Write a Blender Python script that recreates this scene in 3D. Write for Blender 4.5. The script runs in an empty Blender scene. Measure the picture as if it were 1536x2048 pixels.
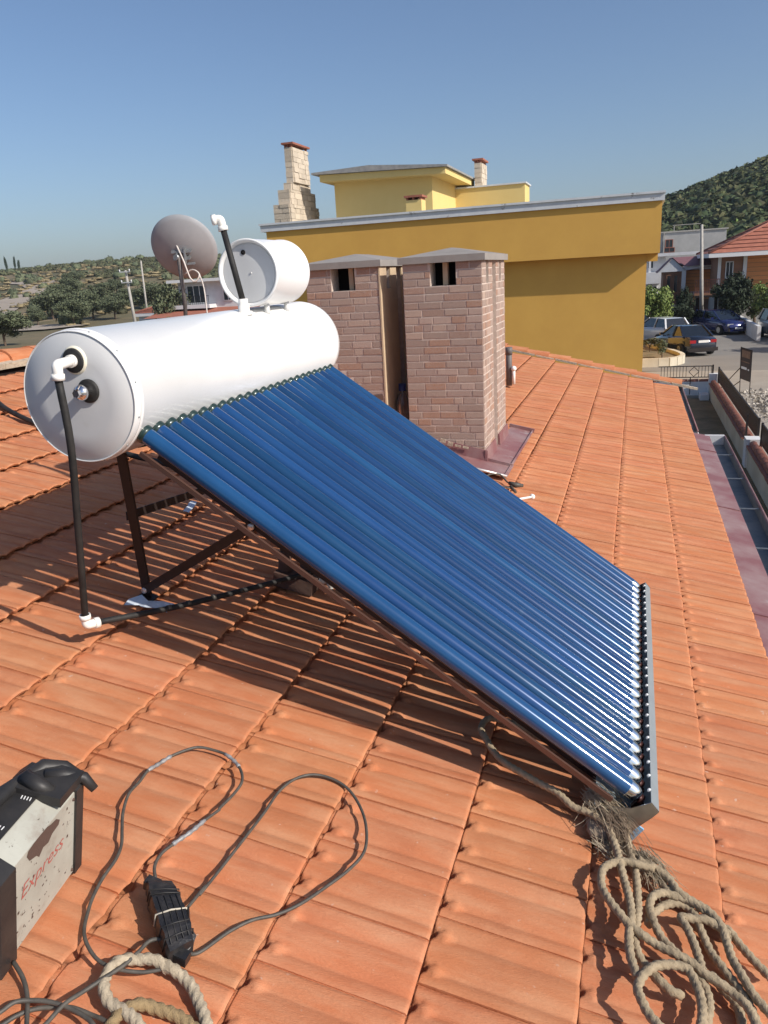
import bpy, math, random
from mathutils import Vector, Matrix, noise
R = math.radians
rng = random.Random(7)
scn = bpy.context.scene
COL = scn.collection

# ------------------------------------------------------------------ camera
AX = ((0.95295221, 0.03685164, -0.30087214),      # world x in camera axes (right, down, forward)
      (0.29796441, -0.29618205, 0.90746537),
      (-0.05567134, -0.95442032, -0.29322782))
cam_d = bpy.data.cameras.new('camera')
cam = bpy.data.objects.new('camera', cam_d); COL.objects.link(cam)
cam.matrix_world = Matrix(((AX[0][0], -AX[0][1], -AX[0][2], 0), (AX[1][0], -AX[1][1], -AX[1][2], 0),
                           (AX[2][0], -AX[2][1], -AX[2][2], 0), (0, 0, 0, 1)))
cam_d.sensor_fit = 'VERTICAL'; cam_d.sensor_height = 36.0; cam_d.lens = 36.0*1538/2048
cam_d.clip_start = 0.02; cam_d.clip_end = 3000
scn.camera = cam

# ------------------------------------------------------------------ sky and sun
SUN_EL, SUN_AZ = 35.2, 16.0                       # azimuth from +x towards -y
w = bpy.data.worlds.new('World'); scn.world = w; w.use_nodes = True
nt = w.node_tree; bg = nt.nodes['Background']
sky = nt.nodes.new('ShaderNodeTexSky'); sky.sky_type = 'NISHITA'; sky.sun_disc = False
sky.sun_elevation = R(SUN_EL); sky.sun_rotation = R(90+SUN_AZ)
sky.altitude = 0; sky.air_density = 1.0; sky.dust_density = 1.6; sky.ozone_density = 4.5
tint = nt.nodes.new('ShaderNodeMix'); tint.data_type = 'RGBA'; tint.blend_type = 'MULTIPLY'; tint.inputs[0].default_value = 1.0
tint.inputs[7].default_value = (1.01, 0.985, 1.0, 1); nt.links.new(sky.outputs[0], tint.inputs[6]); nt.links.new(tint.outputs[2], bg.inputs[0]); bg.inputs[1].default_value = 0.095
sun_d = bpy.data.lights.new('sun', 'SUN'); sun_d.energy = 4.0; sun_d.angle = R(0.5); sun_d.color = (1.0, 0.93, 0.84)
sun = bpy.data.objects.new('sun', sun_d); COL.objects.link(sun)
S_DIR = Vector((math.cos(R(SUN_EL))*math.cos(R(SUN_AZ)), -math.cos(R(SUN_EL))*math.sin(R(SUN_AZ)), math.sin(R(SUN_EL))))
sun.rotation_euler = S_DIR.to_track_quat('Z', 'Y').to_euler()
sun.location = S_DIR*30
scn.view_settings.view_transform = 'Standard'; scn.view_settings.look = 'None'
scn.view_settings.exposure = 0.35; scn.view_settings.gamma = 1.0
scn.view_settings.use_curve_mapping = False
scn.cycles.max_bounces = 8; scn.cycles.volume_bounces = 0; scn.cycles.transparent_max_bounces = 12

# ------------------------------------------------------------------ frames of reference
SL = R(13.0); SH = 1.6                            # roof pitch, height of the lens over the roof
A_ = Vector((math.cos(SL), 0, -math.sin(SL))); N_ = Vector((math.sin(SL), 0, math.cos(SL))); Y_ = Vector((0, 1, 0)); Z_ = Vector((0, 0, 1))
def RP(a, y, h=0.0): return A_*a + Y_*y + N_*(h-SH)
def ra(x): return (x + SH*math.sin(SL))/math.cos(SL)      # roof coordinate of a world x (h about 0)
def rz(x, h=0.0): return RP(ra(x), 0, h).z
G = -4.8                                          # street level

# ------------------------------------------------------------------ materials
MATS = {}
def mat(name, col, rough=0.8, metal=0.0, col2=None, nscale=4.0, ndetail=6.0, nlo=0.35, nhi=0.65, stretch=(1, 1, 1),
        bump=0.0, bscale=40.0, rnd=0.0, rndhue=0.0, stain=None, spec=0.5, coat=0.0, coat_r=0.05, spots=None, trans=0.0, ior=1.45, alpha=1.0, bdist=0.01, palette=None):
    m = bpy.data.materials.new(name); m.use_nodes = True; MATS[name] = m
    N = m.node_tree.nodes; Lk = m.node_tree.links; b = N['Principled BSDF']
    def inp(k, v):
        if k in b.inputs: b.inputs[k].default_value = v
    inp('Base Color', (*col, 1)); inp('Roughness', rough); inp('Metallic', metal); inp('Specular IOR Level', spec)
    inp('Coat Weight', coat); inp('Coat Roughness', coat_r); inp('Transmission Weight', trans); inp('IOR', ior); inp('Alpha', alpha)
    tc = N.new('ShaderNodeTexCoord'); oi = N.new('ShaderNodeObjectInfo')
    off = N.new('ShaderNodeVectorMath'); off.operation = 'SCALE'; off.inputs[3].default_value = 13.7
    cmb = N.new('ShaderNodeCombineXYZ')
    for i in range(3): Lk.new(oi.outputs['Random'], cmb.inputs[i])
    Lk.new(cmb.outputs[0], off.inputs[0])
    add = N.new('ShaderNodeVectorMath'); Lk.new(tc.outputs['Object'], add.inputs[0]); Lk.new(off.outputs[0], add.inputs[1])
    mp = N.new('ShaderNodeVectorMath'); mp.operation = 'MULTIPLY'; mp.inputs[1].default_value = stretch
    Lk.new(add.outputs[0], mp.inputs[0])
    cur = None
    def noisefac(vec, sc, lo, hi, det=ndetail):
        n = N.new('ShaderNodeTexNoise'); n.inputs['Scale'].default_value = sc; n.inputs['Detail'].default_value = det; n.inputs['Roughness'].default_value = 0.62
        Lk.new(vec, n.inputs['Vector'])
        r = N.new('ShaderNodeMapRange'); r.inputs[1].default_value = lo; r.inputs[2].default_value = hi
        Lk.new(n.outputs[0], r.inputs[0]); return r.outputs[0]
    def mix(fac, A, B, mode='MIX'):
        x = N.new('ShaderNodeMix'); x.data_type = 'RGBA'; x.blend_type = mode
        if isinstance(fac, float): x.inputs[0].default_value = fac
        else: Lk.new(fac, x.inputs[0])
        for k, c in ((6, A), (7, B)):
            if isinstance(c, tuple): x.inputs[k].default_value = (*c, 1)
            else: Lk.new(c, x.inputs[k])
        return x.outputs[2]
    cur = col
    if palette:
        cr = N.new('ShaderNodeValToRGB'); cr.color_ramp.interpolation = 'CONSTANT'
        el = cr.color_ramp.elements
        for i, pc in enumerate(palette):
            e = el[i] if i < 2 else el.new(i/len(palette))
            e.position = i/len(palette); e.color = (*pc, 1)
        Lk.new(oi.outputs['Random'], cr.inputs[0]); cur = cr.outputs[0]
    if col2: cur = mix(noisefac(mp.outputs[0], nscale, nlo, nhi), cur, col2)
    if stain:                                     # (colour, scale, lo, hi)
        cur = mix(noisefac(add.outputs[0], stain[1], stain[2], stain[3]), cur, stain[0])
    if spots:
        cur = mix(noisefac(add.outputs[0], spots[1], spots[2], spots[3], 2.0), cur, spots[0])
    if rnd or rndhue:
        at = N.new('ShaderNodeAttribute'); at.attribute_name = 'rnd'
        sm = N.new('ShaderNodeMath'); sm.operation = 'ADD'; Lk.new(oi.outputs['Random'], sm.inputs[0]); Lk.new(at.outputs['Fac'], sm.inputs[1])
        fr = N.new('ShaderNodeMath'); fr.operation = 'FRACT'; Lk.new(sm.outputs[0], fr.inputs[0])
        hs = N.new('ShaderNodeHueSaturation')
        r1 = N.new('ShaderNodeMapRange'); r1.inputs[3].default_value = 1-rnd; r1.inputs[4].default_value = 1+rnd; Lk.new(fr.outputs[0], r1.inputs[0]); Lk.new(r1.outputs[0], hs.inputs['Value'])
        m2 = N.new('ShaderNodeMath'); m2.operation = 'MULTIPLY'; m2.inputs[1].default_value = 7.31; Lk.new(fr.outputs[0], m2.inputs[0])
        f2 = N.new('ShaderNodeMath'); f2.operation = 'FRACT'; Lk.new(m2.outputs[0], f2.inputs[0])
        r2 = N.new('ShaderNodeMapRange'); r2.inputs[3].default_value = 0.5-rndhue; r2.inputs[4].default_value = 0.5+rndhue; Lk.new(f2.outputs[0], r2.inputs[0]); Lk.new(r2.outputs[0], hs.inputs['Hue'])
        if isinstance(cur, tuple): hs.inputs['Color'].default_value = (*cur, 1)
        else: Lk.new(cur, hs.inputs['Color'])
        cur = hs.outputs[0]
    if not isinstance(cur, tuple): Lk.new(cur, b.inputs['Base Color'])
    if bump:
        n = N.new('ShaderNodeTexNoise'); n.inputs['Scale'].default_value = bscale; n.inputs['Detail'].default_value = 8
        Lk.new(mp.outputs[0], n.inputs['Vector'])
        bp = N.new('ShaderNodeBump'); bp.inputs['Strength'].default_value = bump; bp.inputs['Distance'].default_value = bdist
        Lk.new(n.outputs[0], bp.inputs['Height']); Lk.new(bp.outputs[0], b.inputs['Normal'])
    return m

mat('clay', (0.50, 0.180, 0.080), 0.82, col2=(0.565, 0.278, 0.150), nscale=3.0, stretch=(1.3, 7, 7), nlo=0.38, nhi=0.78, bump=0.6, bscale=70, rnd=0.06, rndhue=0.0025,
    stain=((0.42, 0.145, 0.066), 5, 0.52, 0.85), spots=((0.56, 0.34, 0.24), 34, 0.71, 0.78), spec=0.25, bdist=0.004)
mat('mortar', (0.52, 0.44, 0.33), 0.95, col2=(0.38, 0.31, 0.23), nscale=18, bump=0.8, bscale=60)
mat('brick', (0.30, 0.2, 0.17), 0.9, col2=(0.42, 0.32, 0.265), nscale=16, stretch=(1, 1, 1.6), bump=0.7, bscale=70, rnd=0.12, bdist=0.004,
    palette=[(0.38, 0.27, 0.22), (0.36, 0.22, 0.165), (0.42, 0.31, 0.25), (0.37, 0.265, 0.225), (0.38, 0.185, 0.105), (0.33, 0.245, 0.205), (0.43, 0.31, 0.24), (0.29, 0.15, 0.10), (0.39, 0.285, 0.235)],
    stain=((0.2, 0.11, 0.09), 14, 0.62, 0.75))
mat('brick_joint', (0.64, 0.54, 0.46), 0.95, col2=(0.50, 0.41, 0.35), nscale=30, bump=0.5, bscale=120, bdist=0.003)
mat('plaster', (0.56, 0.43, 0.28), 0.9, col2=(0.48, 0.36, 0.24), nscale=6, bump=0.3, bscale=90, bdist=0.003)
mat('cap_concrete', (0.30, 0.275, 0.25), 0.85, col2=(0.25, 0.23, 0.21), nscale=8, bump=0.3, bscale=80, bdist=0.003)
mat('maroon_metal', (0.24, 0.105, 0.105), 0.5, 0.1, col2=(0.36, 0.26, 0.245), nscale=2.2, nlo=0.42, nhi=0.70, stain=((0.42, 0.36, 0.34), 5, 0.62, 0.75), bump=0.1, bscale=12)
mat('gutter_metal', (0.24, 0.24, 0.235), 0.6, 0.2, col2=(0.14, 0.16, 0.18), nscale=5, bump=0.1, bscale=10)
mat('hem_metal', (0.62, 0.56, 0.52), 0.35, 0.7)
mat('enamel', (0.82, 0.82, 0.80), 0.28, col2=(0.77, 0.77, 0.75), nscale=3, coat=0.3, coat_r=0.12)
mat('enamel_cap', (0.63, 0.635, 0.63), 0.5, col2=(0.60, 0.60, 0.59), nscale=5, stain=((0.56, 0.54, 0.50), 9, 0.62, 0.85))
mat('foam', (0.012, 0.012, 0.012), 0.65, col2=(0.028, 0.026, 0.024), nscale=14, bump=0.5, bscale=40, bdist=0.003)
mat('pvc', (0.84, 0.82, 0.77), 0.35, col2=(0.76, 0.72, 0.62), nscale=30, nlo=0.5, nhi=0.8)
mat('cream_sealant', (0.74, 0.70, 0.56), 0.7, bump=0.4, bscale=90, bdist=0.003)
mat('chrome', (0.75, 0.75, 0.76), 0.12, 1.0)
mat('steel', (0.52, 0.55, 0.56), 0.28, 1.0, col2=(0.42, 0.44, 0.46), nscale=12)
mat('rail_steel', (0.30, 0.35, 0.37), 0.42, 0.35, col2=(0.27, 0.31, 0.33), nscale=10)
mat('side_trim', (0.15, 0.08, 0.06), 0.4, 0.5)
mat('frame_paint', (0.014, 0.009, 0.008), 0.6, col2=(0.022, 0.013, 0.011), nscale=20)
mat('tube_blue', (0.008, 0.046, 0.135), 0.16, 0.12, col2=(0.012, 0.062, 0.165), nscale=2.5, rnd=0.24, rndhue=0.006, spec=0.35, coat=1.0, coat_r=0.08, stain=((0.10, 0.19, 0.28), 7, 0.68, 0.9))
mat('tube_collar', (0.015, 0.035, 0.03), 0.35, 0.2, coat=0.6)
mat('tube_tip', (0.75, 0.79, 0.82), 0.10, 1.0)
mat('copper_clip', (0.045, 0.014, 0.012), 0.4, 0.4)
mat('blue_film', (0.22, 0.42, 0.62), 0.35)
mat('paper', (0.66, 0.72, 0.78), 0.6, col2=(0.5, 0.56, 0.64), nscale=30)
mat('dish_paint', (0.34, 0.355, 0.37), 0.6, 0.0, col2=(0.30, 0.315, 0.33), nscale=5)
mat('galv', (0.36, 0.38, 0.39), 0.45, 0.7, col2=(0.26, 0.27, 0.27), nscale=30)
mat('rusty_pole', (0.08, 0.075, 0.075), 0.6, 0.4, col2=(0.16, 0.14, 0.13), nscale=40)
mat('white_cable', (0.6, 0.55, 0.5), 0.5)
mat('rope', (0.38, 0.30, 0.195), 0.95, col2=(0.25, 0.195, 0.125), nscale=45, nlo=0.35, nhi=0.7, bump=0.9, bscale=220, bdist=0.003)
mat('rope_pale', (0.48, 0.40, 0.285), 0.95, col2=(0.33, 0.27, 0.19), nscale=50, bump=0.9, bscale=220, bdist=0.003)
mat('rope_ochre', (0.33, 0.235, 0.12), 0.98, col2=(0.24, 0.17, 0.09), nscale=60, bump=1.0, bscale=300, bdist=0.003)
mat('hemp', (0.52, 0.43, 0.30), 0.9)
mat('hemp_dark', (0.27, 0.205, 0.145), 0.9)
mat('cable', (0.055, 0.050, 0.043), 0.55, col2=(0.095, 0.085, 0.07), nscale=40, bump=0.2, bscale=90, bdist=0.002)
mat('grey_tape', (0.33, 0.33, 0.33), 0.5, 0.2, col2=(0.2, 0.2, 0.2), nscale=60)
mat('black_tape', (0.016, 0.016, 0.018), 0.38, col2=(0.05, 0.045, 0.042), nscale=26, nlo=0.45, nhi=0.75, bump=0.9, bscale=45, bdist=0.004)
mat('black_plastic', (0.018, 0.018, 0.019), 0.5, col2=(0.035, 0.032, 0.03), nscale=12, bump=0.2, bscale=60, bdist=0.003)
mat('string', (0.5, 0.45, 0.36), 0.9)
mat('cream_paint', (0.44, 0.44, 0.38), 0.55, col2=(0.35, 0.34, 0.29), nscale=7, stain=((0.25, 0.20, 0.16), 12, 0.55, 0.75), spots=((0.09, 0.07, 0.055), 60, 0.66, 0.72))
mat('red_print', (0.42, 0.11, 0.09), 0.6)
mat('grey_print', (0.22, 0.20, 0.19), 0.7)
mat('rust', (0.095, 0.058, 0.045), 0.9, bump=0.6, bscale=90, bdist=0.002)
mat('bottle_plastic', (0.45, 0.42, 0.42), 0.12, trans=0.75, col2=(0.2, 0.13, 0.12), nscale=9)
mat('bottle_cap', (0.02, 0.03, 0.12), 0.4)
mat('grey_pipe', (0.13, 0.12, 0.115), 0.6)
mat('vent_clay', (0.085, 0.045, 0.034), 0.8, col2=(0.12, 0.075, 0.055), nscale=12, bump=0.3, bscale=60)
mat('mustard', (0.67, 0.385, 0.085), 0.9, col2=(0.63, 0.355, 0.078), nscale=0.9, stain=((0.60, 0.335, 0.075), 0.6, 0.5, 0.85), bump=0.15, bscale=30)
mat('pale_yellow', (0.72, 0.55, 0.22), 0.9, col2=(0.69, 0.52, 0.20), nscale=1.0)
mat('coping_paint', (0.64, 0.66, 0.67), 0.6, col2=(0.56, 0.58, 0.60), nscale=3, stain=((0.20, 0.19, 0.18), 2.3, 0.64, 0.72))
mat('roof_edge_grey', (0.22, 0.22, 0.215), 0.8, col2=(0.34, 0.33, 0.31), nscale=4)
mat('stone', (0.64, 0.55, 0.43), 0.95, col2=(0.52, 0.44, 0.34), nscale=7, bump=0.8, bscale=18, rnd=0.14, bdist=0.03)
mat('opening_shade', (0.012, 0.010, 0.010), 0.9)  # near-black standing for the shade inside the openings
mat('soil', (0.24, 0.175, 0.10), 0.95, col2=(0.13, 0.105, 0.055), nscale=1.4, bump=0.6, bscale=9, bdist=0.05)
mat('terrain', (0.19, 0.145, 0.08), 0.95, col2=(0.09, 0.088, 0.042), nscale=0.035, nlo=0.4, nhi=0.6, bump=0.5, bscale=0.6, bdist=0.5, stain=((0.30, 0.235, 0.15), 0.06, 0.6, 0.7))
mat('dirt_road', (0.36, 0.31, 0.25), 0.95, col2=(0.30, 0.25, 0.20), nscale=0.3)
mat('asphalt', (0.24, 0.225, 0.20), 0.92, col2=(0.20, 0.185, 0.165), nscale=0.35, bump=0.3, bscale=20, stain=((0.15, 0.14, 0.13), 0.5, 0.62, 0.72))
mat('pavement', (0.34, 0.31, 0.26), 0.92, col2=(0.28, 0.25, 0.21), nscale=0.8, bump=0.3, bscale=14)
mat('white_wall', (0.72, 0.72, 0.72), 0.9, col2=(0.62, 0.62, 0.62), nscale=1.5)
mat('garden_wall', (0.62, 0.56, 0.44), 0.9, col2=(0.50, 0.44, 0.33), nscale=1.2, bump=0.2, bscale=16)
mat('iron', (0.025, 0.02, 0.019), 0.5, 0.3)
mat('coping_clay', (0.29, 0.115, 0.08), 0.8, rnd=0.12)
mat('plum_tile', (0.22, 0.10, 0.11), 0.75, col2=(0.18, 0.085, 0.09), nscale=3)
mat('far_tile', (0.36, 0.135, 0.085), 0.85, col2=(0.28, 0.10, 0.065), nscale=3, rnd=0.1)
mat('wood_orange_lit', (0.66, 0.27, 0.09), 0.7, rnd=0.10, col2=(0.58, 0.23, 0.08), nscale=2, stretch=(1, 1, 8))  # sunlit tone of the boards, light put into the colour
mat('wood_brown_shade', (0.26, 0.13, 0.075), 0.7, rnd=0.10)  # plain brown wood, also the painted-in shaded tone of the boards
mat('trim_white', (0.76, 0.76, 0.75), 0.7)
mat('grey_render', (0.44, 0.43, 0.41), 0.95, col2=(0.35, 0.345, 0.33), nscale=1.0, bump=0.3, bscale=6)
mat('window_glass', (0.03, 0.04, 0.05), 0.08, 0.0, spec=0.8)
mat('sign_board', (0.05, 0.04, 0.04), 0.5, col2=(0.07, 0.05, 0.05), nscale=3)
mat('sign_tan', (0.30, 0.19, 0.13), 0.6, col2=(0.18, 0.10, 0.07), nscale=5)
mat('rubble', (0.44, 0.40, 0.34), 0.95, rnd=0.25)
mat('pole_concrete', (0.42, 0.40, 0.36), 0.9, col2=(0.34, 0.32, 0.29), nscale=3)
mat('insulator', (0.6, 0.6, 0.6), 0.4)
mat('bark', (0.12, 0.085, 0.06), 0.95, bump=0.6, bscale=12)
mat('leaf_olive', (0.10, 0.118, 0.062), 0.8, rnd=0.35, rndhue=0.02)
mat('leaf_shrub', (0.078, 0.082, 0.038), 0.8, rnd=0.45, rndhue=0.035)
mat('leaf_pine', (0.060, 0.074, 0.026), 0.8, rnd=0.55, rndhue=0.05)
mat('leaf_bright', (0.14, 0.19, 0.045), 0.75, rnd=0.35, rndhue=0.02)
mat('leaf_dark', (0.022, 0.035, 0.016), 0.8, rnd=0.35, rndhue=0.02)
mat('leaf_cypress', (0.03, 0.05, 0.03), 0.8, rnd=0.3)
mat('dry_grass', (0.23, 0.185, 0.10), 0.9, rnd=0.25)
mat('car_white', (0.72, 0.74, 0.76), 0.25, coat=0.8)
mat('car_navy', (0.012, 0.018, 0.035), 0.22, 0.3, coat=1.0)
mat('car_blue', (0.02, 0.028, 0.13), 0.25, 0.3, coat=1.0)
mat('car_black', (0.015, 0.013, 0.016), 0.22, 0.2, coat=1.0)
mat('car_silver', (0.42, 0.42, 0.42), 0.3, 0.6, coat=0.8)
mat('car_glass', (0.01, 0.014, 0.02), 0.05, spec=0.9)
mat('tyre', (0.02, 0.02, 0.02), 0.85)
mat('tail_red', (0.30, 0.015, 0.02), 0.2)
mat('lamp_clear', (0.75, 0.76, 0.78), 0.1, 0.6)
mat('number_plate', (0.7, 0.7, 0.68), 0.5)

# ------------------------------------------------------------------ mesh helpers
class MB:
    def __init__(s): s.v = []; s.f = []; s.r = []; s.sm = []; s.cr = 0.0
    def add(s, vs, fs, smooth=False):
        o = len(s.v); s.v += [tuple(p) for p in vs]
        for f in fs: s.f.append(tuple(i+o for i in f)); s.sm.append(smooth); s.r.append(s.cr)
        return s
    def obox(s, c, ex, ey, ez):                       # centre and three half-extent vectors
        c, ex, ey, ez = Vector(c), Vector(ex), Vector(ey), Vector(ez)
        if ex.cross(ey).dot(ez) < 0: ex = -ex
        v = [c+ex*i+ey*j+ez*k for k in (-1, 1) for j in (-1, 1) for i in (-1, 1)]
        return s.add(v, [(0, 2, 3, 1), (4, 5, 7, 6), (0, 1, 5, 4), (2, 6, 7, 3), (0, 4, 6, 2), (1, 3, 7, 5)])
    def box(s, x0, x1, y0, y1, z0, z1):
        return s.obox(((x0+x1)/2, (y0+y1)/2, (z0+z1)/2), ((x1-x0)/2, 0, 0), (0, (y1-y0)/2, 0), (0, 0, (z1-z0)/2))
    def bar(s, p, q, w, t, up=Z_):                    # rectangular bar from p to q
        p, q = Vector(p), Vector(q); d = (q-p); L = d.length; d.normalize()
        sd = d.cross(up).normalized(); u = sd.cross(d).normalized()
        return s.obox((p+q)/2, d*L/2, sd*w/2, u*t/2)
    def tube(s, pts, r, n=8, caps=True, lobes=0, twist=0.0, amp=0.0, smooth=True):
        pts = [Vector(p) for p in pts]; m = len(pts)
        rr = r if isinstance(r, (list, tuple)) else [r]*m
        T = []
        for i in range(m):
            d = pts[min(i+1, m-1)]-pts[max(i-1, 0)]
            T.append(d.normalized() if d.length > 1e-9 else Vector((0, 0, 1)))
        u = T[0].orthogonal().normalized(); vs = []; L = 0
        for i in range(m):
            if i: L += (pts[i]-pts[i-1]).length
            u = (u-T[i]*u.dot(T[i])).normalized(); w_ = T[i].cross(u)
            for k in range(n):
                a = 2*math.pi*k/n; rad = rr[i]
                if lobes: rad *= 1+amp*abs(math.cos(0.5*lobes*(a-twist*L))) - amp*0.6
                vs.append(pts[i]+(u*math.cos(a)+w_*math.sin(a))*rad)
        fs = [(i*n+k, i*n+(k+1) % n, (i+1)*n+(k+1) % n, (i+1)*n+k) for i in range(m-1) for k in range(n)]
        s.add(vs, fs, smooth)
        if caps:
            o = len(s.v)-len(vs)
            s.f.append(tuple(o+k for k in reversed(range(n)))); s.f.append(tuple(o+(m-1)*n+k for k in range(n)))
            s.sm += [False, False]; s.r += [s.cr, s.cr]
        return s
    def cyl(s, p, q, r, r2=None, n=16, smooth=True): return s.tube([p, q], [r, r if r2 is None else r2], n, smooth=smooth)
    def lathe(s, o, ax, prof, n=32, smooth=True, capends=False):    # prof: (distance along axis, radius)
        o, ax = Vector(o), Vector(ax).normalized(); u = ax.orthogonal().normalized(); w_ = ax.cross(u)
        vs = [o+ax*t+(u*math.cos(2*math.pi*k/n)+w_*math.sin(2*math.pi*k/n))*r for t, r in prof for k in range(n)]
        m = len(prof)
        s.add(vs, [(i*n+k, i*n+(k+1) % n, (i+1)*n+(k+1) % n, (i+1)*n+k) for i in range(m-1) for k in range(n)], smooth)
        if capends:
            b = len(s.v)-len(vs)
            s.f.append(tuple(b+k for k in reversed(range(n)))); s.f.append(tuple(b+(m-1)*n+k for k in range(n))); s.sm += [False]*2; s.r += [s.cr]*2
        return s
    def prism(s, poly, d):                            # planar polygon extruded by d
        poly = [Vector(p) for p in poly]; d = Vector(d); n = len(poly)
        nn = Vector((0, 0, 0))
        for i in range(n): nn += poly[i].cross(poly[(i+1) % n])
        if nn.dot(d) > 0: poly.reverse()
        return s.add(poly+[p+d for p in poly], [tuple(range(n)), tuple(2*n-1-i for i in range(n))]+[((i+1) % n, i, i+n, (i+1) % n+n) for i in range(n)])
    def mesh(s, name, m, base=(0, 0, 0), attr=False):
        b = Vector(base); me = bpy.data.meshes.new(name)
        me.from_pydata([tuple(Vector(v)-b) for v in s.v], [], s.f)
        me.polygons.foreach_set('use_smooth', s.sm)
        for mm in (m if isinstance(m, list) else [m]): me.materials.append(MATS[mm])
        if attr:
            at = me.attributes.new('rnd', 'FLOAT', 'FACE'); at.data.foreach_set('value', s.r)
        me.update(); return me
def origin(o):
    p = Vector((0, 0, 0))
    while o is not None: p += o.location; o = o.parent
    return p
def build(mb, name, m, parent=None, attr=False, kind=None, base=None):
    if parent is not None: b = origin(parent)
    else:
        if base is None:
            xs = [v[0] for v in mb.v]; ys = [v[1] for v in mb.v]; zs = [v[2] for v in mb.v]
            base = ((min(xs)+max(xs))/2, (min(ys)+max(ys))/2, min(zs))
        b = Vector(base)
    o = bpy.data.objects.new(name, mb.mesh(name, m, b, attr)); COL.objects.link(o)
    if parent is not None: o.parent = parent
    else: o.location = b
    if kind: o['kind'] = kind
    return o
def tag(o, label=None, cat=None, group=None, kind=None):
    for k, v in (('label', label), ('category', cat), ('group', group), ('kind', kind)):
        if v: o[k] = v
    return o
def thing(name, label, cat, loc, group=None):
    o = bpy.data.objects.new(name, None); COL.objects.link(o); o.location = loc; o.empty_display_size = 0.1
    return tag(o, label, cat, group)
def copy_tree(o, parent=None):
    c = o.copy(); COL.objects.link(c); c.parent = parent
    for ch in [x for x in o.children]: copy_tree(ch, c)
    return c
def smooth_path(pts, step=0.012):
    pts = [Vector(p) for p in pts]; out = []
    P = [pts[0]*2-pts[1]]+pts+[pts[-1]*2-pts[-2]]
    for i in range(1, len(P)-2):
        a, b, c, d = P[i-1], P[i], P[i+1], P[i+2]
        k = max(2, int((c-b).length/step))
        for j in range(k):
            t = j/k
            out.append(0.5*((2*b)+(c-a)*t+(2*a-5*b+4*c-d)*t*t+(3*b-a-3*c+d)*t**3))
    out.append(P[-2]); return out

# ================================================================== THE HOUSE UNDER THE CAMERA
house = thing('tiled_roof_house', 'house whose orange clay tile roof fills the foreground, with twin brick chimneys on it', 'house', (0, 6, G))
PITCH, TW = 0.3665, 0.204
A0 = 1.04; Y0 = 1.933; RIDGE = -4.70; VERGE = 12.22
PROF = [(0, -.0016), (.018, -.0004), (.10, -.0006), (.15, -.004), (.22, -.0105), (.29, -.005), (.35, -.0008), (.47, .0008), (.58, -.0006), (.64, -.004), (.72, -.0105), (.77, -.0055), (.82, -.0016), (.93, -.0014), (.972, -.0022), (.980, -.0056), (1.0, -.0066)]
def prof(t):
    for (a, za), (b, zb) in zip(PROF, PROF[1:]):
        if t <= b:
            k = (t-a)/(b-a); k = k*k*(3-2*k); return za+(zb-za)*k
    return PROF[-1][1]
def tile_z(x, t, sd=0.0):
    z = -.0245*(1-x/PITCH)+prof(t)
    z += 0.0012*noise.noise(Vector((x*9, t*3, sd)))+0.0006*noise.noise(Vector((x*40, t*14, sd+5)))
    if x > PITCH-.03: z -= .0020*((x-PITCH+.03)/.03)**2
    if x > PITCH-.0045: z -= .0042*((x-PITCH+.0045)/.0045)
    for c in (.22, .72):                              # nibs in the channels just below the course above
        d = (t-c)*TW/(0.009+.15*max(0, x)); e = (x-.030)/(.020 if x < .030 else .022)
        q = d*d+e*e
        if q < 1: z += .0120*(1-q)**0.55
        z -= .0095*max(0, min(1, (.013*(1-abs(t-c)/.12)-x)/.006+.4)) if x < .018 and abs(t-c) < .13 else 0
    if x < .003: z -= .002
    return z
def tile_mb(xs, ts, sd=0.0, skirt=.013):
    mb = MB(); vs = [(x, t*TW, tile_z(x, t, sd)) for x in xs for t in ts]; n = len(ts)
    mb.add(vs, [(i*n+j, (i+1)*n+j, (i+1)*n+j+1, i*n+j+1) for i in range(len(xs)-1) for j in range(n-1)], True)
    i = len(xs)-1
    lo = [(xs[-1]+.0008, t*TW, tile_z(xs[-1], t, sd)) for t in ts]; b = [(xs[-1]-.004, t*TW, min(z-.010, -.0105)+.004*math.exp(-(min(abs(t-.22), abs(t-.72))/.09)**2)) for (x_, y_, z), t in zip(lo, ts)]
    mb.add(lo+b, [(j, j+n, j+n+1, j+1) for j in range(n-1)], False)
    for t, fl in ((0, 0), (1, 1)):
        p = [(x, t*TW, tile_z(x, t, sd)) for x in xs]; q = [(x, t*TW, tile_z(x, t, sd)-skirt) for x in xs]; m = len(xs)
        mb.add(p+q, [((j, j+1, j+1+m, j+m) if fl == 0 else (j, j+m, j+m+1, j+1)) for j in range(m-1)], False)
    return mb
XH = [-.045, 0, .0028, .0034, .006, .009, .012, .015, .018, .021, .025, .029, .035, .041, .047, .055, .07, .12, .2, .28, .33, .345, .355, .362, .3645, .3665]
TH = [0, .018, .05, .10, .13, .16, .19, .22, .25, .28, .32, .36, .42, .50, .58, .62, .66, .69, .72, .75, .78, .82, .86, .93, .972, .980, 1.0]
XL = [-.02, .0029, .0032, .013, .0172, .026, .035, .055, .12, .3, .355, .362, .3665]
TL = [0, .018, .10, .17, .22, .27, .36, .50, .60, .67, .72, .77, .82, .972, .980, 1.0]
ROT = Matrix(((A_.x, 0, N_.x), (0, 1, 0), (A_.z, 0, N_.z)))
def cam_px(P):
    c = [sum(AX[i][j]*P[i] for i in range(3)) for j in range(3)]
    if c[2] <= 0.05: return None
    return 768+1538*c[0]/c[2], 1024+1538*c[1]/c[2]
CH = [(-1.615, -1.035, 5.62, 6.62), (-2.386, -1.806, 5.64, 6.64)]           # footprints of the two chimneys
spots = []
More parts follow.
